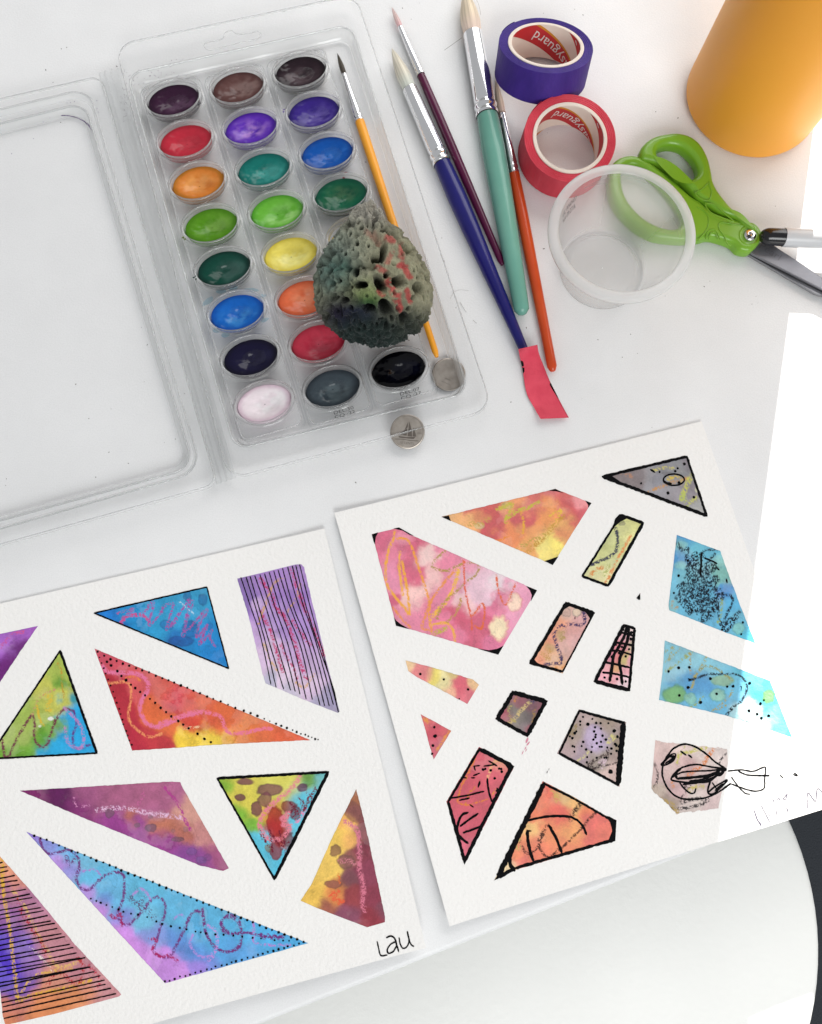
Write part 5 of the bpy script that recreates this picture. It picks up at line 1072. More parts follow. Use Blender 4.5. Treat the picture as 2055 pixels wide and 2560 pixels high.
# ---- right painting
RQ = [(836, 1282), (1754, 1053), (2094, 2012), (1124, 2316)]
def zr2(x, y):
    a = P(836, 1282, 0.001); b = P(1124, 2316, 0.001); d = (b-a)[:2]; L = np.linalg.norm(d); d = d/L
    t = ((x-a[0])*d[0]+(y-a[1])*d[1])/L
    e = P(1754, 1053, 0.001); g = (e-a)[:2]; Lg = np.linalg.norm(g); g = g/Lg; s = ((x-a[0])*g[0]+(y-a[1])*g[1])/Lg
    return 0.0012+0.0034*np.clip(t-0.4, 0, 2)**2*2.0*np.clip(1.15-s, 0.15, 1.5)+0.016*np.clip(0.30-s, 0, 1)**2
RP = Sheet(RQ, zr2, 'watercolour painting of scattered shapes and an inked bird, at the lower right', 'paintings')
RP.lift = 0.08
RP.shape('painted_shape', 'large pink panel with golden crayon loops', Zm('Q', [(318, 390), (510, 345), (620, 405), (1505, 795), (1228, 1258), (590, 1075), (490, 1050), (475, 985)]),
         zc('Q', [(400, 410, 90, (214, 92, 128)), (540, 400, 80, (228, 130, 158)), (600, 470, 90, (204, 74, 112)), (480, 520, 90, (224, 120, 150)), (680, 550, 70, (240, 204, 200)), (600, 640, 90, (208, 84, 118)), (470, 700, 90, (228, 136, 168)), (640, 830, 90, (238, 190, 186)), (770, 700, 70, (238, 184, 184)), (860, 560, 90, (226, 126, 156)), (460, 860, 60, (206, 80, 118)), (740, 900, 70, (222, 112, 146)), (640, 1000, 100, (226, 126, 158)), (860, 800, 90, (226, 128, 158)), (1000, 640, 80, (232, 150, 176)), (1100, 740, 100, (230, 190, 206)), (1000, 900, 60, (236, 190, 194)), (960, 980, 70, (204, 74, 108)), (1060, 1120, 90, (206, 82, 116)), (880, 1100, 90, (224, 116, 150)), (1240, 740, 70, (226, 206, 214)), (1400, 780, 80, (240, 160, 190)), (1220, 900, 60, (222, 112, 148)), (1340, 1000, 80, (236, 150, 184)), (1180, 1190, 70, (220, 110, 150)), (1420, 880, 60, (238, 156, 190))]),
         zcr('Q', [([(480, 370), (470, 430), (440, 500), (415, 640), (430, 760), (490, 850), (560, 930), (585, 970), (580, 860), (555, 700), (535, 590)], 14, (238, 172, 70), 0.85), ([(520, 520), (515, 640), (540, 830)], 13, (238, 176, 76), 0.8), ([(500, 420), (570, 430), (610, 500), (650, 620), (700, 770), (730, 880), (730, 980), (745, 1090)], 13, (236, 160, 70), 0.8), ([(985, 590), (890, 680), (800, 790), (740, 880), (690, 1010), (680, 1070), (750, 1080)], 13, (232, 150, 84), 0.75), ([(470, 920), (540, 1010), (590, 1060)], 13, (234, 150, 80), 0.6), ([(940, 650), (920, 740), (870, 850), (800, 930), (740, 1000)], 20, (238, 186, 76), 0.7), ([(740, 1050), (800, 1035), (860, 1035), (900, 1080), (915, 1160)], 14, (236, 176, 76), 0.75), ([(840, 515), (770, 580), (755, 630), (850, 655), (960, 610), (1080, 600), (1070, 680), (980, 750), (900, 830), (830, 890), (790, 1000)], 14, (176, 148, 84), 0.6), ([(960, 860), (930, 950), (860, 1020)], 14, (188, 150, 84), 0.6), ([(760, 1110), (850, 1070)], 24, (196, 176, 80), 0.5), ([(980, 580), (985, 750), (1000, 850), (1030, 980), (1040, 1080)], 11, (222, 104, 74), 0.7), ([(1040, 980), (1060, 960), (1110, 890), (1130, 940), (1110, 1070), (1060, 1050)], 11, (222, 110, 66), 0.75), ([(1215, 690), (1230, 800), (1280, 900), (1330, 800), (1360, 740)], 10, (222, 110, 70), 0.7)]),
         zbl('Q', [(1235, 1070, 72, 92, (246, 226, 186), 0.95, (222, 140, 140)), (1345, 880, 52, 68, (244, 214, 186), 0.9, (214, 110, 130)), (1250, 840, 80, 60, (226, 130, 160), 0.35, (190, 70, 100))]), warp=26, gran=0.2)
RP.ink(fills=[Zm('Q', p) for p in ([(316, 392), (362, 378), (345, 412), (338, 465), (328, 440)], [(472, 350), (512, 342), (622, 404), (590, 396), (540, 366)], [(1428, 763), (1508, 795), (1462, 876), (1470, 830), (1455, 795)], [(475, 988), (490, 1012), (525, 1040), (588, 1076), (490, 1051)], [(1075, 1216), (1160, 1228), (1220, 1218), (1266, 1195), (1228, 1260)])])
p2 = np.concatenate([Zm('Q', [(820, 265), (1640, 65)]), Zm('R', [(515, 685), (235, 1130)])])
RP.shape('painted_shape', 'red, orange and yellow panel near the top of the right painting', p2,
         zc('Q', [(860, 265, 70, (240, 184, 124)), (960, 290, 80, (240, 176, 112)), (1130, 230, 90, (206, 78, 76)), (1180, 350, 80, (200, 72, 80)), (1080, 300, 60, (222, 140, 90)), (1320, 190, 80, (232, 150, 96)), (1400, 280, 80, (202, 76, 84)), (1300, 400, 80, (232, 134, 78)), (1500, 130, 80, (214, 100, 92)), (1560, 240, 90, (236, 150, 80)), (1480, 380, 80, (230, 150, 90)), (1600, 480, 100, (242, 222, 112)), (1450, 490, 60, (232, 160, 84)), (1640, 120, 60, (226, 116, 120)), (1670, 340, 80, (238, 190, 96))])
         + zc('R', [(300, 650, 70, (214, 90, 84)), (420, 680, 70, (234, 146, 150)), (330, 800, 90, (204, 74, 80)), (450, 770, 60, (206, 80, 92)), (290, 900, 60, (206, 86, 80)), (220, 980, 90, (242, 220, 108)), (340, 930, 50, (226, 140, 86)), (230, 1080, 60, (240, 214, 100))]),
         zcr('Q', [([(1220, 210), (1280, 190), (1330, 175), (1280, 300), (1350, 230), (1440, 200), (1520, 160)], 18, (196, 186, 76), 0.6), ([(1390, 230), (1410, 300), (1405, 380)], 14, (226, 170, 70), 0.6), ([(1440, 520), (1510, 460), (1580, 390), (1650, 300), (1700, 260)], 26, (200, 150, 70), 0.5), ([(1360, 500), (1450, 450), (1560, 400)], 26, (190, 160, 84), 0.4), ([(1010, 330), (1060, 310), (1100, 320), (1160, 280)], 26, (200, 160, 90), 0.45), ([(1600, 260), (1680, 220), (1640, 300)], 16, (230, 190, 80), 0.5), ([(1150, 410), (1220, 440), (1300, 400)], 14, (230, 140, 60), 0.5)]),
         zbl('Q', [(1090, 330, 36, 24, (200, 196, 140), 0.6), (1290, 185, 40, 26, (176, 190, 100), 0.5)]), warp=28, gran=0.2)
RP.ink(fills=[Zm('Q', [(818, 265), (872, 256), (886, 296)]), Zm('Q', [(1590, 76), (1640, 64), (1700, 94), (1650, 82)]), Zm('R', [(470, 667), (516, 685), (490, 724), (492, 700)]), Zm('R', [(178, 1104), (278, 1070), (236, 1133)])])
g3 = [(592, 495), (1205, 345), (1352, 782)]
RP.shape('painted_triangle', 'grey triangle with an inked oval and heavy black outline', Zm('R', g3),
         zc('R', [(680, 500, 90, (126, 112, 114)), (820, 480, 110, (120, 108, 112)), (950, 440, 100, (130, 128, 136)), (1000, 560, 110, (132, 132, 142)), (1120, 470, 90, (122, 124, 130)), (1180, 380, 60, (116, 108, 118)), (1100, 650, 100, (138, 132, 142)), (1250, 560, 80, (128, 120, 130)), (1280, 700, 70, (160, 160, 160))]),
         zcr('R', [([(930, 605), (980, 580), (1040, 560), (1120, 530), (1240, 500)], 18, (196, 146, 96), 0.55), ([(1170, 640), (1190, 590), (1210, 540), (1240, 480)], 26, (196, 196, 96), 0.6), ([(1160, 660), (1180, 620), (1200, 700)], 22, (180, 190, 100), 0.55), ([(1230, 680), (1270, 650)], 26, (190, 190, 110), 0.4), ([(960, 450), (1050, 430), (1110, 440)], 16, (200, 190, 110), 0.45), ([(740, 470), (800, 490)], 22, (170, 130, 110), 0.4), ([(1070, 510), (1150, 500), (1160, 540)], 20, (206, 180, 90), 0.5)]),
         zbl('R', [(1276, 590, 16, 20, (206, 206, 176), 0.8), (1060, 470, 40, 12, (96, 92, 98), 0.5)]), warp=20)
ov = [(1110+75*math.cos(t), 517+41*math.sin(t)) for t in np.linspace(2.6, 2.6+2*math.pi*1.03, 26)]
RP.ink(outline('R', [(597, 495), (1203, 350), (1346, 776)], [19, 17, 22])+zst('R', [(ov, 11), ([(1035, 525), (1060, 545), (1090, 545)], 18), ([(942, 444), (972, 464)], 13)]), zdt('R', [(1007, 461), (1137, 435), (1186, 404), (1120, 455), (874, 543), (1068, 613), (1255, 643), (1147, 538)], 8), [Zm('R', [(592, 495), (652, 482), (720, 528), (690, 534)])])
g4 = [(725, 765), (895, 828), (635, 1290), (443, 1215)]
RP.shape('painted_strip', 'slim yellow-green bar with a heavy black outline', Zm('R', g4),
         zc('R', [(760, 830, 80, (206, 206, 130)), (660, 960, 80, (192, 196, 126)), (590, 1070, 80, (198, 200, 134)), (780, 950, 70, (222, 216, 150)), (700, 1080, 80, (212, 212, 150)), (540, 1160, 60, (206, 204, 150)), (620, 1220, 60, (222, 214, 160)), (840, 850, 60, (210, 208, 134))]),
         zcr('R', [([(690, 870), (703, 930), (700, 1000), (680, 1050), (620, 1085), (560, 1110), (500, 1135)], 17, (48, 50, 80), 0.75), ([(800, 920), (780, 960), (720, 1060), (680, 1140), (620, 1260)], 14, (222, 140, 84), 0.6), ([(590, 1150), (540, 1170), (510, 1210)], 22, (214, 140, 80), 0.5), ([(640, 1140), (610, 1200)], 22, (176, 180, 110), 0.4)]),
         zbl('R', [(735, 830, 24, 18, (120, 120, 84), 0.7)]), warp=12)
RP.ink(outline('R', [(728, 772), (888, 830), (636, 1282), (450, 1213)], [20, 20, 17, 15]), fills=[Zm('R', [(718, 765), (775, 795), (725, 820), (690, 850), (668, 868), (685, 800)])])
g5 = [(615, 668), (1010, 815), (575, 1637), (122, 1500)]
RP.shape('painted_strip', 'salmon bar with a navy crayon squiggle and black outline', Zm('b', g5),
         zc('b', [(640, 800, 100, (206, 168, 154)), (850, 850, 120, (214, 160, 160)), (520, 950, 120, (224, 150, 116)), (700, 1080, 140, (212, 152, 146)), (400, 1130, 120, (226, 146, 116)), (560, 1110, 70, (184, 152, 104)), (780, 1200, 140, (216, 162, 162)), (330, 1330, 110, (214, 146, 104)), (400, 1300, 60, (180, 150, 100)), (620, 1320, 120, (216, 168, 158)), (250, 1440, 90, (226, 142, 110)), (480, 1450, 110, (220, 172, 140)), (560, 1560, 90, (222, 170, 130))]),
         zcr('b', [([(860, 800), (872, 930), (830, 985), (740, 980), (640, 980), (540, 1000), (480, 1050), (458, 1130), (480, 1210), (500, 1290), (540, 1370), (560, 1450), (540, 1500), (450, 1505), (340, 1520)], 34, (56, 48, 92), 0.62), ([(470, 1560), (520, 1570), (600, 1540)], 26, (222, 150, 90), 0.6), ([(290, 1370), (360, 1400), (400, 1330), (380, 1440)], 50, (196, 150, 90), 0.35), ([(520, 1070), (600, 1060), (560, 1180), (600, 1120)], 44, (172, 146, 96), 0.4)]),
         zbl('b', [(620, 815, 62, 58, (196, 160, 148), 0.8, (96, 88, 90)), (768, 810, 64, 66, (208, 186, 160), 0.85, (86, 82, 84))]), warp=10)
RP.ink(outline('b', [(622, 690), (995, 822), (575, 1612), (140, 1498)], [44, 22, 36, 42])+zst('b', [([(742, 870), (740, 905)], 12)]), fills=[Zm('b', p) for p in ([(615, 668), (720, 720), (660, 735), (600, 770), (560, 825), (520, 860)], [(830, 770), (1010, 815), (955, 915), (925, 870), (890, 820)], [(122, 1500), (190, 1400), (195, 1450), (230, 1490), (280, 1520)])])
g6 = [(1390, 968), (1560, 1025), (1475, 1880), (990, 1748)]
RP.shape('painted_shape', 'narrow pink wedge covered by a black inked net', Zm('b', g6),
         zc('b', [(1440, 1040, 80, (236, 216, 214)), (1500, 1100, 70, (236, 206, 208)), (1380, 1160, 70, (226, 170, 180)), (1300, 1290, 80, (218, 124, 138)), (1380, 1300, 70, (222, 140, 150)), (1470, 1290, 60, (206, 186, 160)), (1220, 1400, 80, (216, 128, 150)), (1310, 1420, 70, (214, 120, 120)), (1420, 1440, 60, (196, 176, 110)), (1490, 1440, 50, (226, 150, 170)), (1160, 1560, 90, (228, 160, 168)), (1290, 1570, 60, (206, 150, 104)), (1430, 1620, 80, (230, 160, 172)), (1120, 1680, 80, (232, 166, 180)), (1280, 1710, 80, (230, 158, 168)), (1420, 1760, 80, (240, 206, 216))]), warp=10)
RP.ink(outline('b', [(1402, 985), (1545, 1030), (1470, 1860), (1010, 1742)], [38, 36, 52, 42])+zst('b', [([(1440, 1000), (1410, 1120), (1330, 1280), (1260, 1400), (1240, 1560), (1208, 1740)], 38), ([(1470, 1020), (1450, 1180), (1390, 1330), (1340, 1460), (1360, 1600), (1370, 1700), (1380, 1780)], 38), ([(1340, 1075), (1400, 1095), (1530, 1125)], 26), ([(1290, 1220), (1390, 1235), (1530, 1260)], 28), ([(1220, 1335), (1330, 1330), (1510, 1390)], 24), ([(1130, 1480), (1270, 1510), (1470, 1555)], 28), ([(1115, 1620), (1270, 1640), (1480, 1690)], 26)]),
       zdt('b', [(1390, 1050), (1500, 1085), (1510, 1125), (1495, 1172), (1290, 1248), (1372, 1280), (1338, 1362), (1245, 1412), (1425, 1405), (1140, 1692), (1306, 1712), (1425, 1745), (1470, 1310)], 16), [Zm('b', [(1620, 553), (1622, 640), (1605, 648), (1568, 622)])])
RP.shape('painted_strip', 'small pink and yellow sliver with three black dots', Zm('Q', [(558, 1300), (780, 1360), (1050, 1440), (1088, 1478), (1005, 1615), (640, 1420), (580, 1378)]),
         zc('Q', [(580, 1330, 40, (240, 200, 150)), (660, 1370, 60, (224, 122, 126)), (740, 1400, 35, (230, 160, 130)), (780, 1420, 40, (232, 212, 100)), (850, 1450, 50, (232, 218, 158)), (900, 1420, 30, (216, 190, 120)), (960, 1490, 60, (212, 84, 104)), (1000, 1560, 60, (218, 104, 120)), (1060, 1460, 40, (236, 190, 140)), (880, 1530, 40, (230, 170, 140))]), warp=10)
RP.ink(dots=zdt('Q', [(666, 1400), (836, 1438), (1010, 1510)], 9)+zdt('Q', [(947, 1578)], 5))
RP.shape('painted_triangle', 'tiny red triangle with black dots', Zm('T', [(150, 535), (370, 655), (243, 862)]),
         zc('T', [(190, 580, 60, (210, 90, 96)), (260, 650, 70, (196, 58, 84)), (330, 660, 50, (206, 84, 90)), (250, 780, 60, (206, 90, 110))]), zcr('T', [([(355, 660), (320, 710), (270, 790)], 14, (222, 150, 80), 0.6), ([(180, 570), (200, 590)], 22, (224, 150, 80), 0.6)]), warp=8)
RP.ink(dots=zdt('T', [(248, 629), (237, 762), (232, 820)], 8)+zdt('T', [(253, 693)], 11))
g9 = [(810, 365), (1067, 437), (922, 703), (686, 570)]
RP.shape('painted_shape', 'small dark maroon square with a heavy black outline', Zm('T', g9),
         zc('T', [(840, 420, 60, (140, 72, 88)), (960, 470, 60, (110, 62, 78)), (1020, 480, 50, (130, 64, 82)), (800, 500, 40, (110, 100, 92)), (760, 560, 50, (166, 60, 84)), (850, 560, 70, (118, 108, 104)), (930, 570, 60, (84, 74, 76)), (900, 640, 50, (130, 114, 118)), (930, 660, 30, (170, 50, 80)), (980, 560, 50, (96, 62, 72))]),
         zcr('T', [([(790, 600), (840, 550), (900, 480), (950, 440)], 20, (206, 182, 128), 0.6), ([(800, 470), (780, 530), (830, 590)], 14, (176, 160, 100), 0.5), ([(850, 400), (830, 440)], 14, (190, 130, 80), 0.5), ([(940, 420), (960, 440)], 26, (60, 64, 96), 0.6), ([(970, 510), (960, 590)], 20, (150, 120, 80), 0.4)]), warp=12)
RP.ink(outline('T', [(815, 378), (1052, 442), (918, 688), (702, 568)], [30, 28, 24, 28]), fills=[Zm('T', p) for p in ([(810, 365), (870, 382), (820, 395), (785, 440)], [(1067, 437), (1035, 500), (1035, 465), (1005, 440)], [(686, 570), (740, 600), (722, 560), (740, 500)])])
RP.ink(zst('T', [([(922, 708), (910, 740)], 12), ([(935, 735), (915, 760)], 8), ([(910, 770), (900, 790)], 6), ([(890, 800), (880, 825)], 5), ([(915, 785), (905, 805)], 4)]), parent=RP.o, name='pink_smudge', m=mat('pink_stain', (214, 140, 160), 0.8))
g10 = [(1290, 500), (1632, 593), (1583, 1060), (1133, 818)]
RP.shape('painted_shape', 'taupe and lilac block peppered with black dots', Zm('T', g10),
         zc('T', [(1330, 570, 90, (176, 152, 150)), (1480, 590, 90, (150, 130, 116)), (1570, 640, 70, (164, 142, 140)), (1270, 680, 90, (150, 132, 120)), (1400, 690, 80, (186, 166, 196)), (1450, 740, 70, (196, 176, 214)), (1530, 740, 70, (146, 128, 104)), (1200, 790, 70, (176, 150, 152)), (1330, 800, 80, (168, 146, 160)), (1450, 850, 90, (150, 136, 128)), (1560, 850, 60, (160, 136, 130)), (1380, 900, 70, (136, 122, 112)), (1540, 980, 80, (206, 176, 170))]),
         zcr('T', [([(1360, 900), (1420, 860), (1500, 820), (1450, 890), (1390, 930), (1480, 870), (1500, 800)], 18, (70, 56, 56), 0.6), ([(1360, 915), (1460, 910), (1540, 890), (1590, 880)], 11, (50, 40, 44), 0.7), ([(1530, 690), (1500, 740), (1550, 700)], 18, (206, 196, 130), 0.5), ([(1280, 870), (1340, 830), (1360, 800)], 14, (206, 196, 140), 0.5), ([(1440, 880), (1480, 860), (1460, 920)], 16, (214, 190, 200), 0.5), ([(1270, 620), (1230, 700)], 22, (150, 130, 90), 0.4)]),
         zbl('T', [(1400, 710, 70, 95, (186, 166, 200), 0.5, (140, 116, 150))]), warp=16)
dts = zdt('T', [(1320, 555), (1300, 587), (1300, 612), (1357, 605), (1388, 570), (1415, 598), (1447, 600), (1503, 600), (1272, 660), (1260, 672), (1225, 695), (1243, 708), (1408, 630), (1450, 640), (1400, 660), (1412, 682), (1395, 718), (1462, 690), (1485, 718), (1546, 658), (1568, 698), (1322, 735), (1420, 745), (1450, 735), (1245, 765), (1258, 770), (1310, 765), (1385, 772), (1342, 790), (1380, 808), (1440, 770), (1495, 775), (1525, 782), (1560, 760), (1562, 800), (1522, 820), (1350, 845), (1258, 805), (1420, 850), (1475, 850), (1348, 882), (1490, 850), (1552, 750), (1580, 768), (1410, 700), (1455, 770)], 7.5)+zdt('T', [(1520, 950), (1546, 655), (1355, 608)], 12)
RP.ink(outline('T', [(1293, 510), (1612, 598), (1572, 1042), (1148, 818)], [18, 36, 18, 16]), dts)
g11 = [(570, 770), (825, 910), (465, 1620), (335, 1165)]
RP.shape('painted_shape', 'tall crimson kite with black pen strokes', Zm('T', g11),
         zc('T', [(600, 840, 90, (206, 78, 96)), (720, 890, 60, (222, 140, 120)), (500, 1000, 110, (198, 62, 84)), (650, 1000, 110, (208, 80, 98)), (420, 1150, 110, (206, 70, 92)), (560, 1180, 110, (200, 68, 90)), (430, 1330, 100, (204, 74, 98)), (520, 1330, 90, (196, 66, 90)), (460, 1500, 90, (212, 92, 116))]),
         zcr('T', [([(540, 850), (500, 950), (460, 1020), (430, 1100), (420, 1170), (500, 1190), (560, 1170), (630, 1150)], 9, (222, 130, 60), 0.65), ([(630, 1000), (650, 940), (690, 870), (750, 880)], 14, (232, 176, 130), 0.6), ([(540, 1060), (500, 1110), (480, 1180)], 12, (206, 130, 60), 0.5), ([(660, 1130), (690, 1080)], 10, (226, 150, 70), 0.5)]), warp=14)
RP.ink(outline('T', [(574, 785), (806, 908), (466, 1595), (347, 1166)], [26, 24, 22, 17])+zst('T', [([(530, 910), (575, 906)], 10), ([(535, 912), (543, 940)], 10), ([(605, 910), (680, 900)], 10), ([(640, 872), (700, 908)], 12), ([(530, 978), (575, 960)], 11), ([(440, 990), (480, 996)], 9), ([(515, 994), (540, 994)], 10), ([(575, 1020), (565, 1060)], 15), ([(630, 1000), (638, 1080), (662, 1165)], 14), ([(355, 1142), (480, 1122), (560, 1102), (605, 1092)], 12), ([(430, 1156), (500, 1140)], 12), ([(505, 1188), (530, 1205)], 10), ([(490, 1245), (445, 1265), (415, 1340), (425, 1410), (490, 1465)], 17), ([(435, 1342), (500, 1295), (562, 1252)], 15), ([(458, 1390), (540, 1362), (600, 1338)], 15), ([(700, 1070), (715, 1090)], 16)]),
       zdt('T', [(615, 930), (655, 940), (683, 998), (735, 950), (700, 1088), (600, 935), (715, 928), (730, 930)], 9), [Zm('T', [(825, 910), (775, 1005), (785, 940), (745, 880)]), Zm('T', [(465, 1622), (435, 1540), (475, 1562), (500, 1550)])])
g12 = [(1030, 1018), (1270, 1140), (1480, 1265), (1562, 1300), (1550, 1450), (1400, 1490), (830, 1660), (680, 1731)]
RP.shape('painted_shape', 'orange boat-like shape with black curves and outline', Zm('T', g12),
         zc('T', [(1060, 1070, 90, (222, 96, 80)), (1150, 1140, 60, (220, 176, 110)), (1000, 1180, 100, (228, 120, 84)), (1120, 1260, 90, (218, 90, 78)), (1260, 1200, 70, (238, 180, 110)), (1340, 1240, 60, (228, 120, 80)), (920, 1370, 70, (240, 190, 120)), (1100, 1400, 100, (232, 140, 90)), (1250, 1350, 90, (236, 160, 96)), (1380, 1350, 90, (224, 100, 92)), (1480, 1390, 80, (226, 110, 92)), (880, 1480, 90, (230, 130, 90)), (1000, 1540, 100, (228, 118, 88)), (1200, 1500, 100, (232, 130, 90)), (900, 1610, 80, (230, 110, 100)), (780, 1640, 70, (242, 214, 166)), (730, 1690, 50, (242, 220, 180))]),
         zcr('T', [([(1300, 1185), (1260, 1230), (1230, 1290)], 26, (60, 44, 40), 0.62), ([(855, 1420), (880, 1490), (920, 1540), (980, 1510), (1020, 1430), (1065, 1330), (1010, 1420), (1005, 1490), (1040, 1550), (1080, 1560), (1160, 1500), (1270, 1400), (1350, 1310), (1410, 1245)], 14, (66, 44, 40), 0.62), ([(1100, 1080), (1140, 1160)], 30, (200, 180, 100), 0.4), ([(860, 1400), (850, 1500)], 26, (190, 180, 110), 0.4)]), warp=20)
RP.ink(outline('T', [(1038, 1035), (1265, 1150), (1478, 1272), (1545, 1305), (1538, 1445), (1398, 1482), (835, 1645), (705, 1712)], [16, 16, 20, 22, 22, 22, 26, 34])+zst('T', [([(915, 1302), (1050, 1275), (1140, 1270), (1240, 1280), (1310, 1330), (1345, 1402)], 16), ([(918, 1375), (928, 1480), (960, 1592)], 22), ([(918, 1375), (945, 1378)], 12), ([(1075, 1338), (1130, 1440), (1165, 1532)], 20), ([(860, 1410), (810, 1510), (792, 1600), (825, 1662)], 26)]), fills=[Zm('T', p) for p in ([(1480, 1265), (1562, 1300), (1553, 1450), (1430, 1482), (1505, 1440), (1532, 1375), (1515, 1315)], [(678, 1735), (745, 1640), (748, 1690), (830, 1662)])])
g13 = [(475, 303), (850, 440), (940, 690), (1030, 930), (1155, 1240), (880, 1140), (410, 955), (402, 920), (440, 600)]
zz = [(480, 380), (530, 440), (570, 420), (560, 520), (640, 460), (560, 600), (690, 460), (540, 700), (760, 540), (480, 760), (800, 560), (470, 850), (820, 660), (520, 900), (800, 740), (560, 960), (850, 780), (640, 960), (860, 800), (680, 1030), (830, 900), (760, 1020)]
RP.shape('painted_shape', 'blue panel with dense black crayon scribble', Zm('S', g13),
         zc('S', [(540, 340, 90, (44, 146, 200)), (520, 400, 60, (120, 190, 186)), (500, 520, 90, (40, 140, 200)), (520, 570, 50, (120, 188, 190)), (620, 430, 90, (90, 178, 200)), (760, 440, 90, (80, 172, 202)), (840, 500, 60, (130, 190, 186)), (860, 640, 80, (110, 176, 170)), (640, 660, 130, (100, 176, 196)), (480, 780, 90, (100, 178, 206)), (700, 820, 130, (70, 156, 190)), (900, 780, 60, (40, 130, 196)), (440, 920, 60, (110, 176, 190)), (600, 960, 110, (86, 172, 206)), (950, 900, 90, (70, 166, 208)), (800, 1060, 110, (80, 168, 206)), (1010, 1060, 80, (92, 178, 208)), (1080, 1160, 70, (60, 180, 210))]),
         zcr('S', [(zz, 24, (24, 32, 44), 0.6), ([(a+18, b+26) for a, b in zz[3:-1]], 22, (22, 30, 42), 0.5), ([(850, 830), (835, 920), (840, 1000), (860, 1090), (910, 1130), (960, 1040), (1020, 970), (940, 1020), (880, 1080), (900, 1000), (960, 870), (930, 820), (870, 830)], 17, (26, 32, 44), 0.65), ([(870, 1100), (930, 1060), (1000, 1000), (960, 1070), (900, 1120), (850, 1050)], 20, (24, 30, 42), 0.5), ([(700, 440), (760, 430), (820, 440), (770, 500)], 14, (30, 40, 50), 0.5), ([(480, 370), (520, 430)], 12, (40, 46, 52), 0.5), ([(440, 880), (430, 940), (480, 930)], 16, (176, 150, 110), 0.4), ([(860, 870), (860, 980), (830, 1060)], 18, (150, 170, 110), 0.4)]),
         zbl('S', [(1010, 1110, 55, 50, (120, 190, 180), 0.7, (40, 130, 140)), (870, 640, 70, 60, (116, 180, 172), 0.4, (40, 130, 160)), (510, 565, 60, 40, (130, 194, 190), 0.5, (40, 130, 170)), (520, 385, 55, 35, (130, 196, 190), 0.5, (50, 140, 190))]), warp=18)
RP.ink(zst('S', [([(688, 460), (684, 560), (680, 650)], 15), ([(715, 502), (770, 524), (822, 550)], 14), ([(825, 590), (840, 605)], 16), ([(905, 685), (910, 715)], 15)]), zdt('S', [(449, 805), (607, 955), (1047, 1060), (1032, 1162), (867, 1123), (570, 525), (490, 655)], 10))
g14 = [(370, 1215), (1280, 1565), (1470, 2052), (920, 1870), (320, 1730), (350, 1500)]
RP.shape('painted_shape', 'pale blue panel with green spots, half in sunshine', Zm('S', g14),
         zc('S', [(420, 1280, 110, (120, 186, 206)), (600, 1340, 120, (130, 190, 208)), (430, 1450, 110, (126, 186, 206)), (600, 1560, 110, (64, 148, 200)), (720, 1610, 110, (62, 144, 198)), (500, 1560, 80, (80, 160, 204)), (800, 1430, 110, (120, 186, 206)), (900, 1540, 110, (96, 176, 206)), (680, 1760, 90, (90, 170, 208)), (860, 1780, 90, (86, 168, 206)), (400, 1700, 80, (110, 180, 204)), (1050, 1500, 90, (80, 186, 212)), (1000, 1650, 90, (90, 176, 210)), (1180, 1580, 100, (70, 196, 222)), (1160, 1680, 90, (50, 192, 222)), (1080, 1780, 70, (196, 226, 230)), (1130, 1830, 60, (206, 230, 232)), (1240, 1790, 70, (70, 198, 222)), (1310, 1700, 80, (80, 200, 222)), (1300, 1880, 70, (130, 212, 226)), (1380, 1900, 80, (70, 200, 224)), (1420, 2000, 60, (80, 204, 226)), (1200, 1920, 60, (206, 230, 232)), (960, 1840, 60, (150, 196, 206))]),
         zcr('S', [([(380, 1480), (440, 1440), (480, 1410), (600, 1320)], 18, (156, 166, 96), 0.55), ([(380, 1310), (450, 1280), (380, 1400), (500, 1290)], 14, (160, 160, 110), 0.45), ([(590, 1330), (590, 1480), (620, 1530)], 15, (166, 150, 110), 0.5), ([(730, 1360), (690, 1440), (630, 1540), (600, 1640)], 16, (170, 160, 90), 0.5), ([(640, 1500), (700, 1450), (760, 1440), (850, 1480), (950, 1560)], 16, (150, 150, 100), 0.5), ([(700, 1700), (640, 1770), (580, 1800)], 14, (150, 166, 96), 0.45), ([(960, 1650), (900, 1730), (820, 1800), (780, 1830), (920, 1770)], 14, (166, 156, 96), 0.4), ([(580, 1560), (650, 1540), (740, 1510), (880, 1505), (990, 1510), (1060, 1560), (1080, 1650), (1030, 1740), (950, 1810), (900, 1865)], 14, (34, 40, 46), 0.72), ([(900, 1865), (930, 1820), (960, 1790)], 16, (30, 34, 40), 0.7), ([(1050, 1915), (1110, 1930)], 12, (60, 70, 74), 0.5)]),
         zbl('S', [(455, 1690, 112, 80, (106, 166, 92), 0.92, (60, 140, 110)), (595, 1720, 55, 55, (126, 184, 164), 0.8, (70, 150, 150)), (828, 1690, 74, 60, (134, 188, 168), 0.9, (50, 140, 150)), (870, 1560, 100, 45, (136, 170, 124), 0.75, (80, 150, 130)), (1265, 1700, 52, 64, (110, 196, 96), 0.95, (50, 170, 120))]), warp=20)
RP.ink(zst('S', [([(575, 1548), (598, 1562)], 16), ([(1022, 1615), (1035, 1615), (1030, 1650)], 6)]), zdt('S', [(404, 1483), (490, 1452), (583, 1448), (765, 1547), (573, 1622), (497, 1691), (820, 1678), (681, 1752), (910, 1615), (962, 1612), (1105, 1586), (1228, 1733), (1199, 1762), (1099, 1824), (1171, 1853), (1206, 1888), (1270, 1868)], 10))
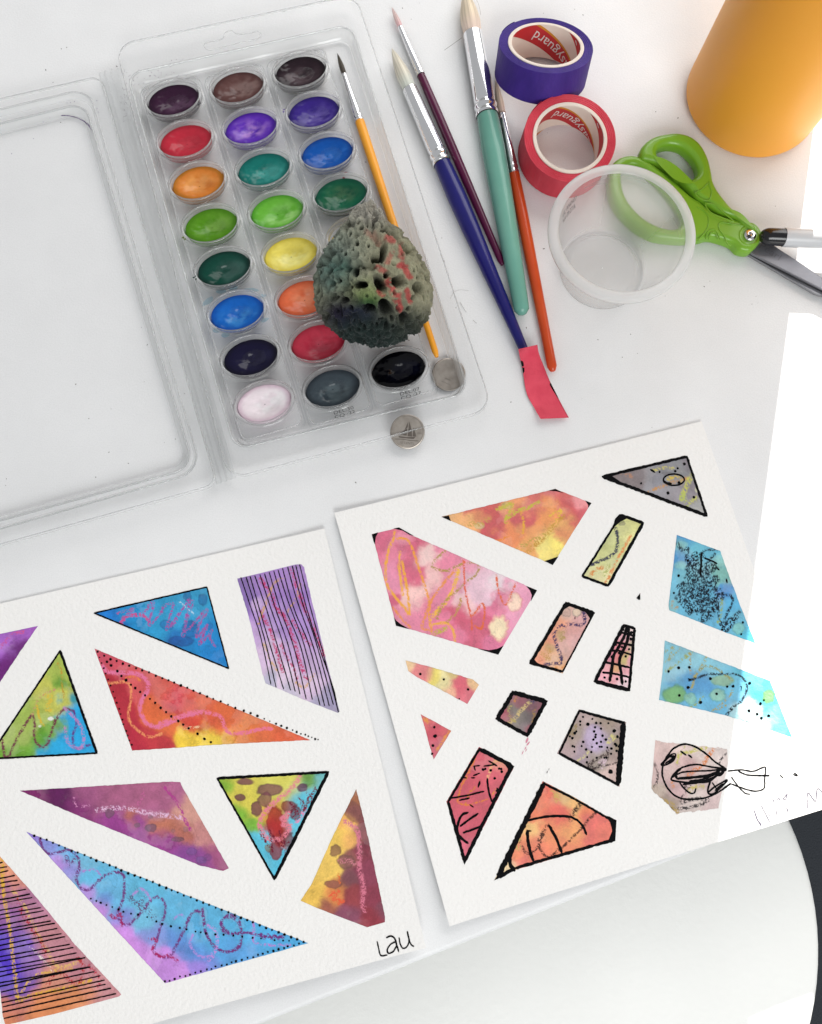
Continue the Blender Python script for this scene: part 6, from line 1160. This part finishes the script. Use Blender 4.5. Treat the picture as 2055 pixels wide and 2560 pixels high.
RP.shape('painted_shape', 'faint dusty pink wash behind the bird drawing', Zm('U', [(430, 472), (640, 500), (990, 535), (1000, 640), (930, 960), (925, 1000), (700, 1030), (600, 1045), (480, 930), (400, 850), (415, 640)]),
         zc('U', [(470, 540, 90, (212, 182, 178)), (460, 700, 90, (208, 178, 176)), (640, 540, 90, (216, 192, 186)), (800, 560, 90, (218, 198, 192)), (680, 640, 70, (196, 156, 156)), (600, 720, 80, (206, 176, 172)), (930, 580, 80, (216, 200, 196)), (850, 800, 90, (204, 180, 178)), (620, 860, 90, (190, 156, 158)), (540, 950, 60, (146, 128, 118)), (760, 900, 90, (212, 196, 190)), (700, 1000, 70, (196, 180, 176)), (880, 960, 70, (206, 180, 180)), (450, 880, 60, (190, 170, 156)), (960, 800, 70, (220, 206, 204))]),
         zcr('U', [([(600, 640), (620, 580), (700, 560), (780, 540), (850, 520)], 20, (196, 190, 104), 0.55), ([(800, 660), (840, 600), (880, 545)], 24, (214, 132, 80), 0.6), ([(690, 740), (740, 700), (780, 680)], 24, (214, 130, 80), 0.6), ([(560, 800), (570, 830)], 18, (214, 140, 90), 0.5), ([(425, 650), (450, 720), (440, 800), (420, 830)], 14, (40, 38, 40), 0.6), ([(640, 960), (720, 930), (840, 930)], 20, (36, 34, 38), 0.55), ([(530, 1010), (640, 1000), (740, 985), (840, 945)], 18, (36, 34, 38), 0.6), ([(660, 840), (720, 800), (650, 900), (630, 940)], 14, (60, 52, 50), 0.4), ([(470, 930), (560, 970), (600, 1030)], 26, (176, 150, 90), 0.5), ([(410, 930), (460, 960)], 18, (196, 150, 110), 0.5), ([(930, 650), (960, 600), (1000, 570)], 14, (50, 48, 50), 0.5), ([(640, 470), (660, 520)], 14, (196, 196, 130), 0.5), ([(700, 860), (760, 830), (800, 830)], 26, (196, 180, 110), 0.4)]), warp=16, edge=0.05, jit=3.5)
BIRD = [([(985, 695), (900, 640), (820, 570), (740, 520), (660, 500), (580, 530), (535, 580), (500, 640), (485, 720), (500, 790), (540, 860), (600, 910), (680, 930), (790, 925), (860, 905), (930, 870), (1000, 820), (1020, 808)], 13), ([(1020, 808), (1090, 835), (1200, 865), (1278, 845), (1285, 760), (1290, 682), (1250, 690), (1190, 712), (1100, 700), (1000, 710)], 10),
        ([(475, 660), (510, 620), (560, 580), (590, 580), (570, 630), (530, 655), (480, 665), (540, 600), (580, 600), (510, 650)], 12), ([(540, 640), (575, 605), (555, 600)], 20), ([(630, 555), (670, 585)], 14), ([(690, 585), (716, 606)], 14),
        ([(985, 695), (880, 680), (760, 660), (680, 670), (610, 700), (555, 770), (600, 790), (700, 800), (800, 790), (880, 760), (950, 720), (985, 700)], 13), ([(560, 760), (640, 720), (760, 710), (880, 705), (960, 690)], 12), ([(600, 770), (720, 760), (860, 740), (940, 700)], 20), ([(650, 815), (760, 800), (860, 785), (930, 720)], 16), ([(700, 790), (800, 775), (900, 730)], 18), ([(630, 690), (590, 730), (600, 765)], 18), ([(620, 800), (660, 850), (700, 880), (735, 880), (748, 845)], 11),
        ([(860, 790), (840, 870), (880, 890), (960, 820), (990, 780), (900, 830), (845, 875)], 13), ([(875, 800), (910, 850)], 11), ([(920, 700), (960, 700), (940, 740), (900, 735)], 22), ([(900, 860), (960, 810)], 16),
        ([(1080, 710), (1150, 740), (1280, 745), (1320, 745)], 11), ([(1025, 755), (1080, 830), (1130, 880), (1170, 890)], 9), ([(1405, 740), (1430, 765)], 9), ([(1508, 738), (1522, 728), (1540, 745), (1515, 742)], 8)]
RP.ink(zst('U', BIRD), name='bird_drawing')
RP.ink(zst('U', [([(1203, 1015), (1225, 1080), (1255, 1135)], 7), ([(1240, 1105), (1258, 1130)], 9), ([(1258, 978), (1290, 1040), (1325, 1108)], 5), ([(1310, 935), (1314, 950)], 6), ([(1345, 920), (1362, 960)], 5), ([(1380, 940), (1395, 922), (1408, 945)], 5), ([(1425, 930), (1445, 905), (1462, 890), (1450, 925), (1430, 935)], 6), ([(1315, 1045), (1322, 1060)], 7), ([(1340, 1030), (1352, 1022)], 6), ([(1370, 1010), (1385, 1070)], 5), ([(1390, 1030), (1402, 1025)], 6), ([(1410, 1045), (1416, 1055)], 6), ([(1455, 990), (1468, 1030)], 6), ([(1617, 1003), (1622, 880), (1680, 945), (1695, 850), (1731, 872), (1750, 930)], 6), ([(1775, 870), (1760, 930)], 6)]), parent=RP.o, name='signature', m=mat('violet_grey_ink', (86, 80, 100), 0.6))
RP.ink(zst('T', [([(1075, 928), (1073, 938)], 7), ([(1063, 945), (1060, 960)], 6)]), parent=RP.o, name='ink_marks')

# ================================================================== crumbs and loose hairs on the desk
parts = []
sp = list(Zm('R', [(952, 139)]))+list(Zm('O', [(1705, 792), (1103, 1283), (1540, 835), (335, 1320), (502, 515)]))+list(Zm('M', [(752, 1408), (703, 1455), (1120, 1608), (1172, 1598), (1155, 1540), (150, 1243)]))+list(Zm('H', [(785, 780), (925, 860), (640, 537), (800, 467), (1265, 685), (40, 1020), (690, 960), (1330, 357), (1320, 603), (1185, 710), (45, 972)]))+list(Zm('N', [(128, 325), (365, 838), (390, 1087), (1275, 1805), (1465, 955), (345, 160)]))+list(Zm('I', [(470, 30), (285, 85), (380, 205)]))+list(Zm('J', [(685, 140), (1022, 97)]))+list(Zm('G', [(395, 603), (400, 1055), (530, 420)]))+list(Zm('L', [(362, 1120), (150, 1060)]))
for i in range(34): sp.append((RNG.uniform(20, 1980), RNG.uniform(20, 1250)))
for (x, y) in sp:
    s = 0.00019*(0.5+RNG.random()*0.9); c = P(x, y, 0.0002); n = 7; a = np.linspace(0, 2*math.pi, n, endpoint=False); el = 1+RNG.random()*1.8; th = RNG.random()*3
    bx, by = np.cos(a)*s*el, np.sin(a)*s; X = bx*math.cos(th)-by*math.sin(th); Y = bx*math.sin(th)+by*math.cos(th)
    V = np.concatenate([np.stack([c[0]+X, c[1]+Y, np.full(n, 0.00003)], 1), np.stack([c[0]+X*.5, c[1]+Y*.5, np.full(n, 0.0002)], 1)])
    parts.append((V, [(i, (i+1) % n, n+(i+1) % n, n+i) for i in range(n)]+[tuple(range(n, 2*n))]))
cr = mk('crumbs', *join(parts), mat('crumb_dust', (96, 88, 84), 0.9), loc=(0, 0, 0))
props(cr, 'tiny dark specks and crumbs scattered over the white desk', 'crumbs', kind='stuff')
hp = [hair('h', Zm('I', [(738, 540), (830, 475), (928, 405)]), 0.003, 0.00010, None), hair('h', Zm('N', [(455, 1500), (490, 1430), (560, 1400), (655, 1410)]), 0.0003, 0.00004, None), hair('h', Zm('N', [(700, 1725), (740, 1760)]), 0.0003, 0.00007, None), hair('h', Zm('N', [(560, 1530), (600, 1600), (630, 1640)]), 0.0003, 0.00006, None), hair('h', Zm('I', [(1085, 0), (1110, 60), (1130, 160)]), 0.004, 0.00006, None)]
hh = mk('loose_hairs', *join(hp), mat('fallen_bristle', (84, 76, 70), 0.6), loc=(0, 0, 0))
props(hh, 'few fine fallen brush hairs lying on the desk', 'hairs', kind='stuff')
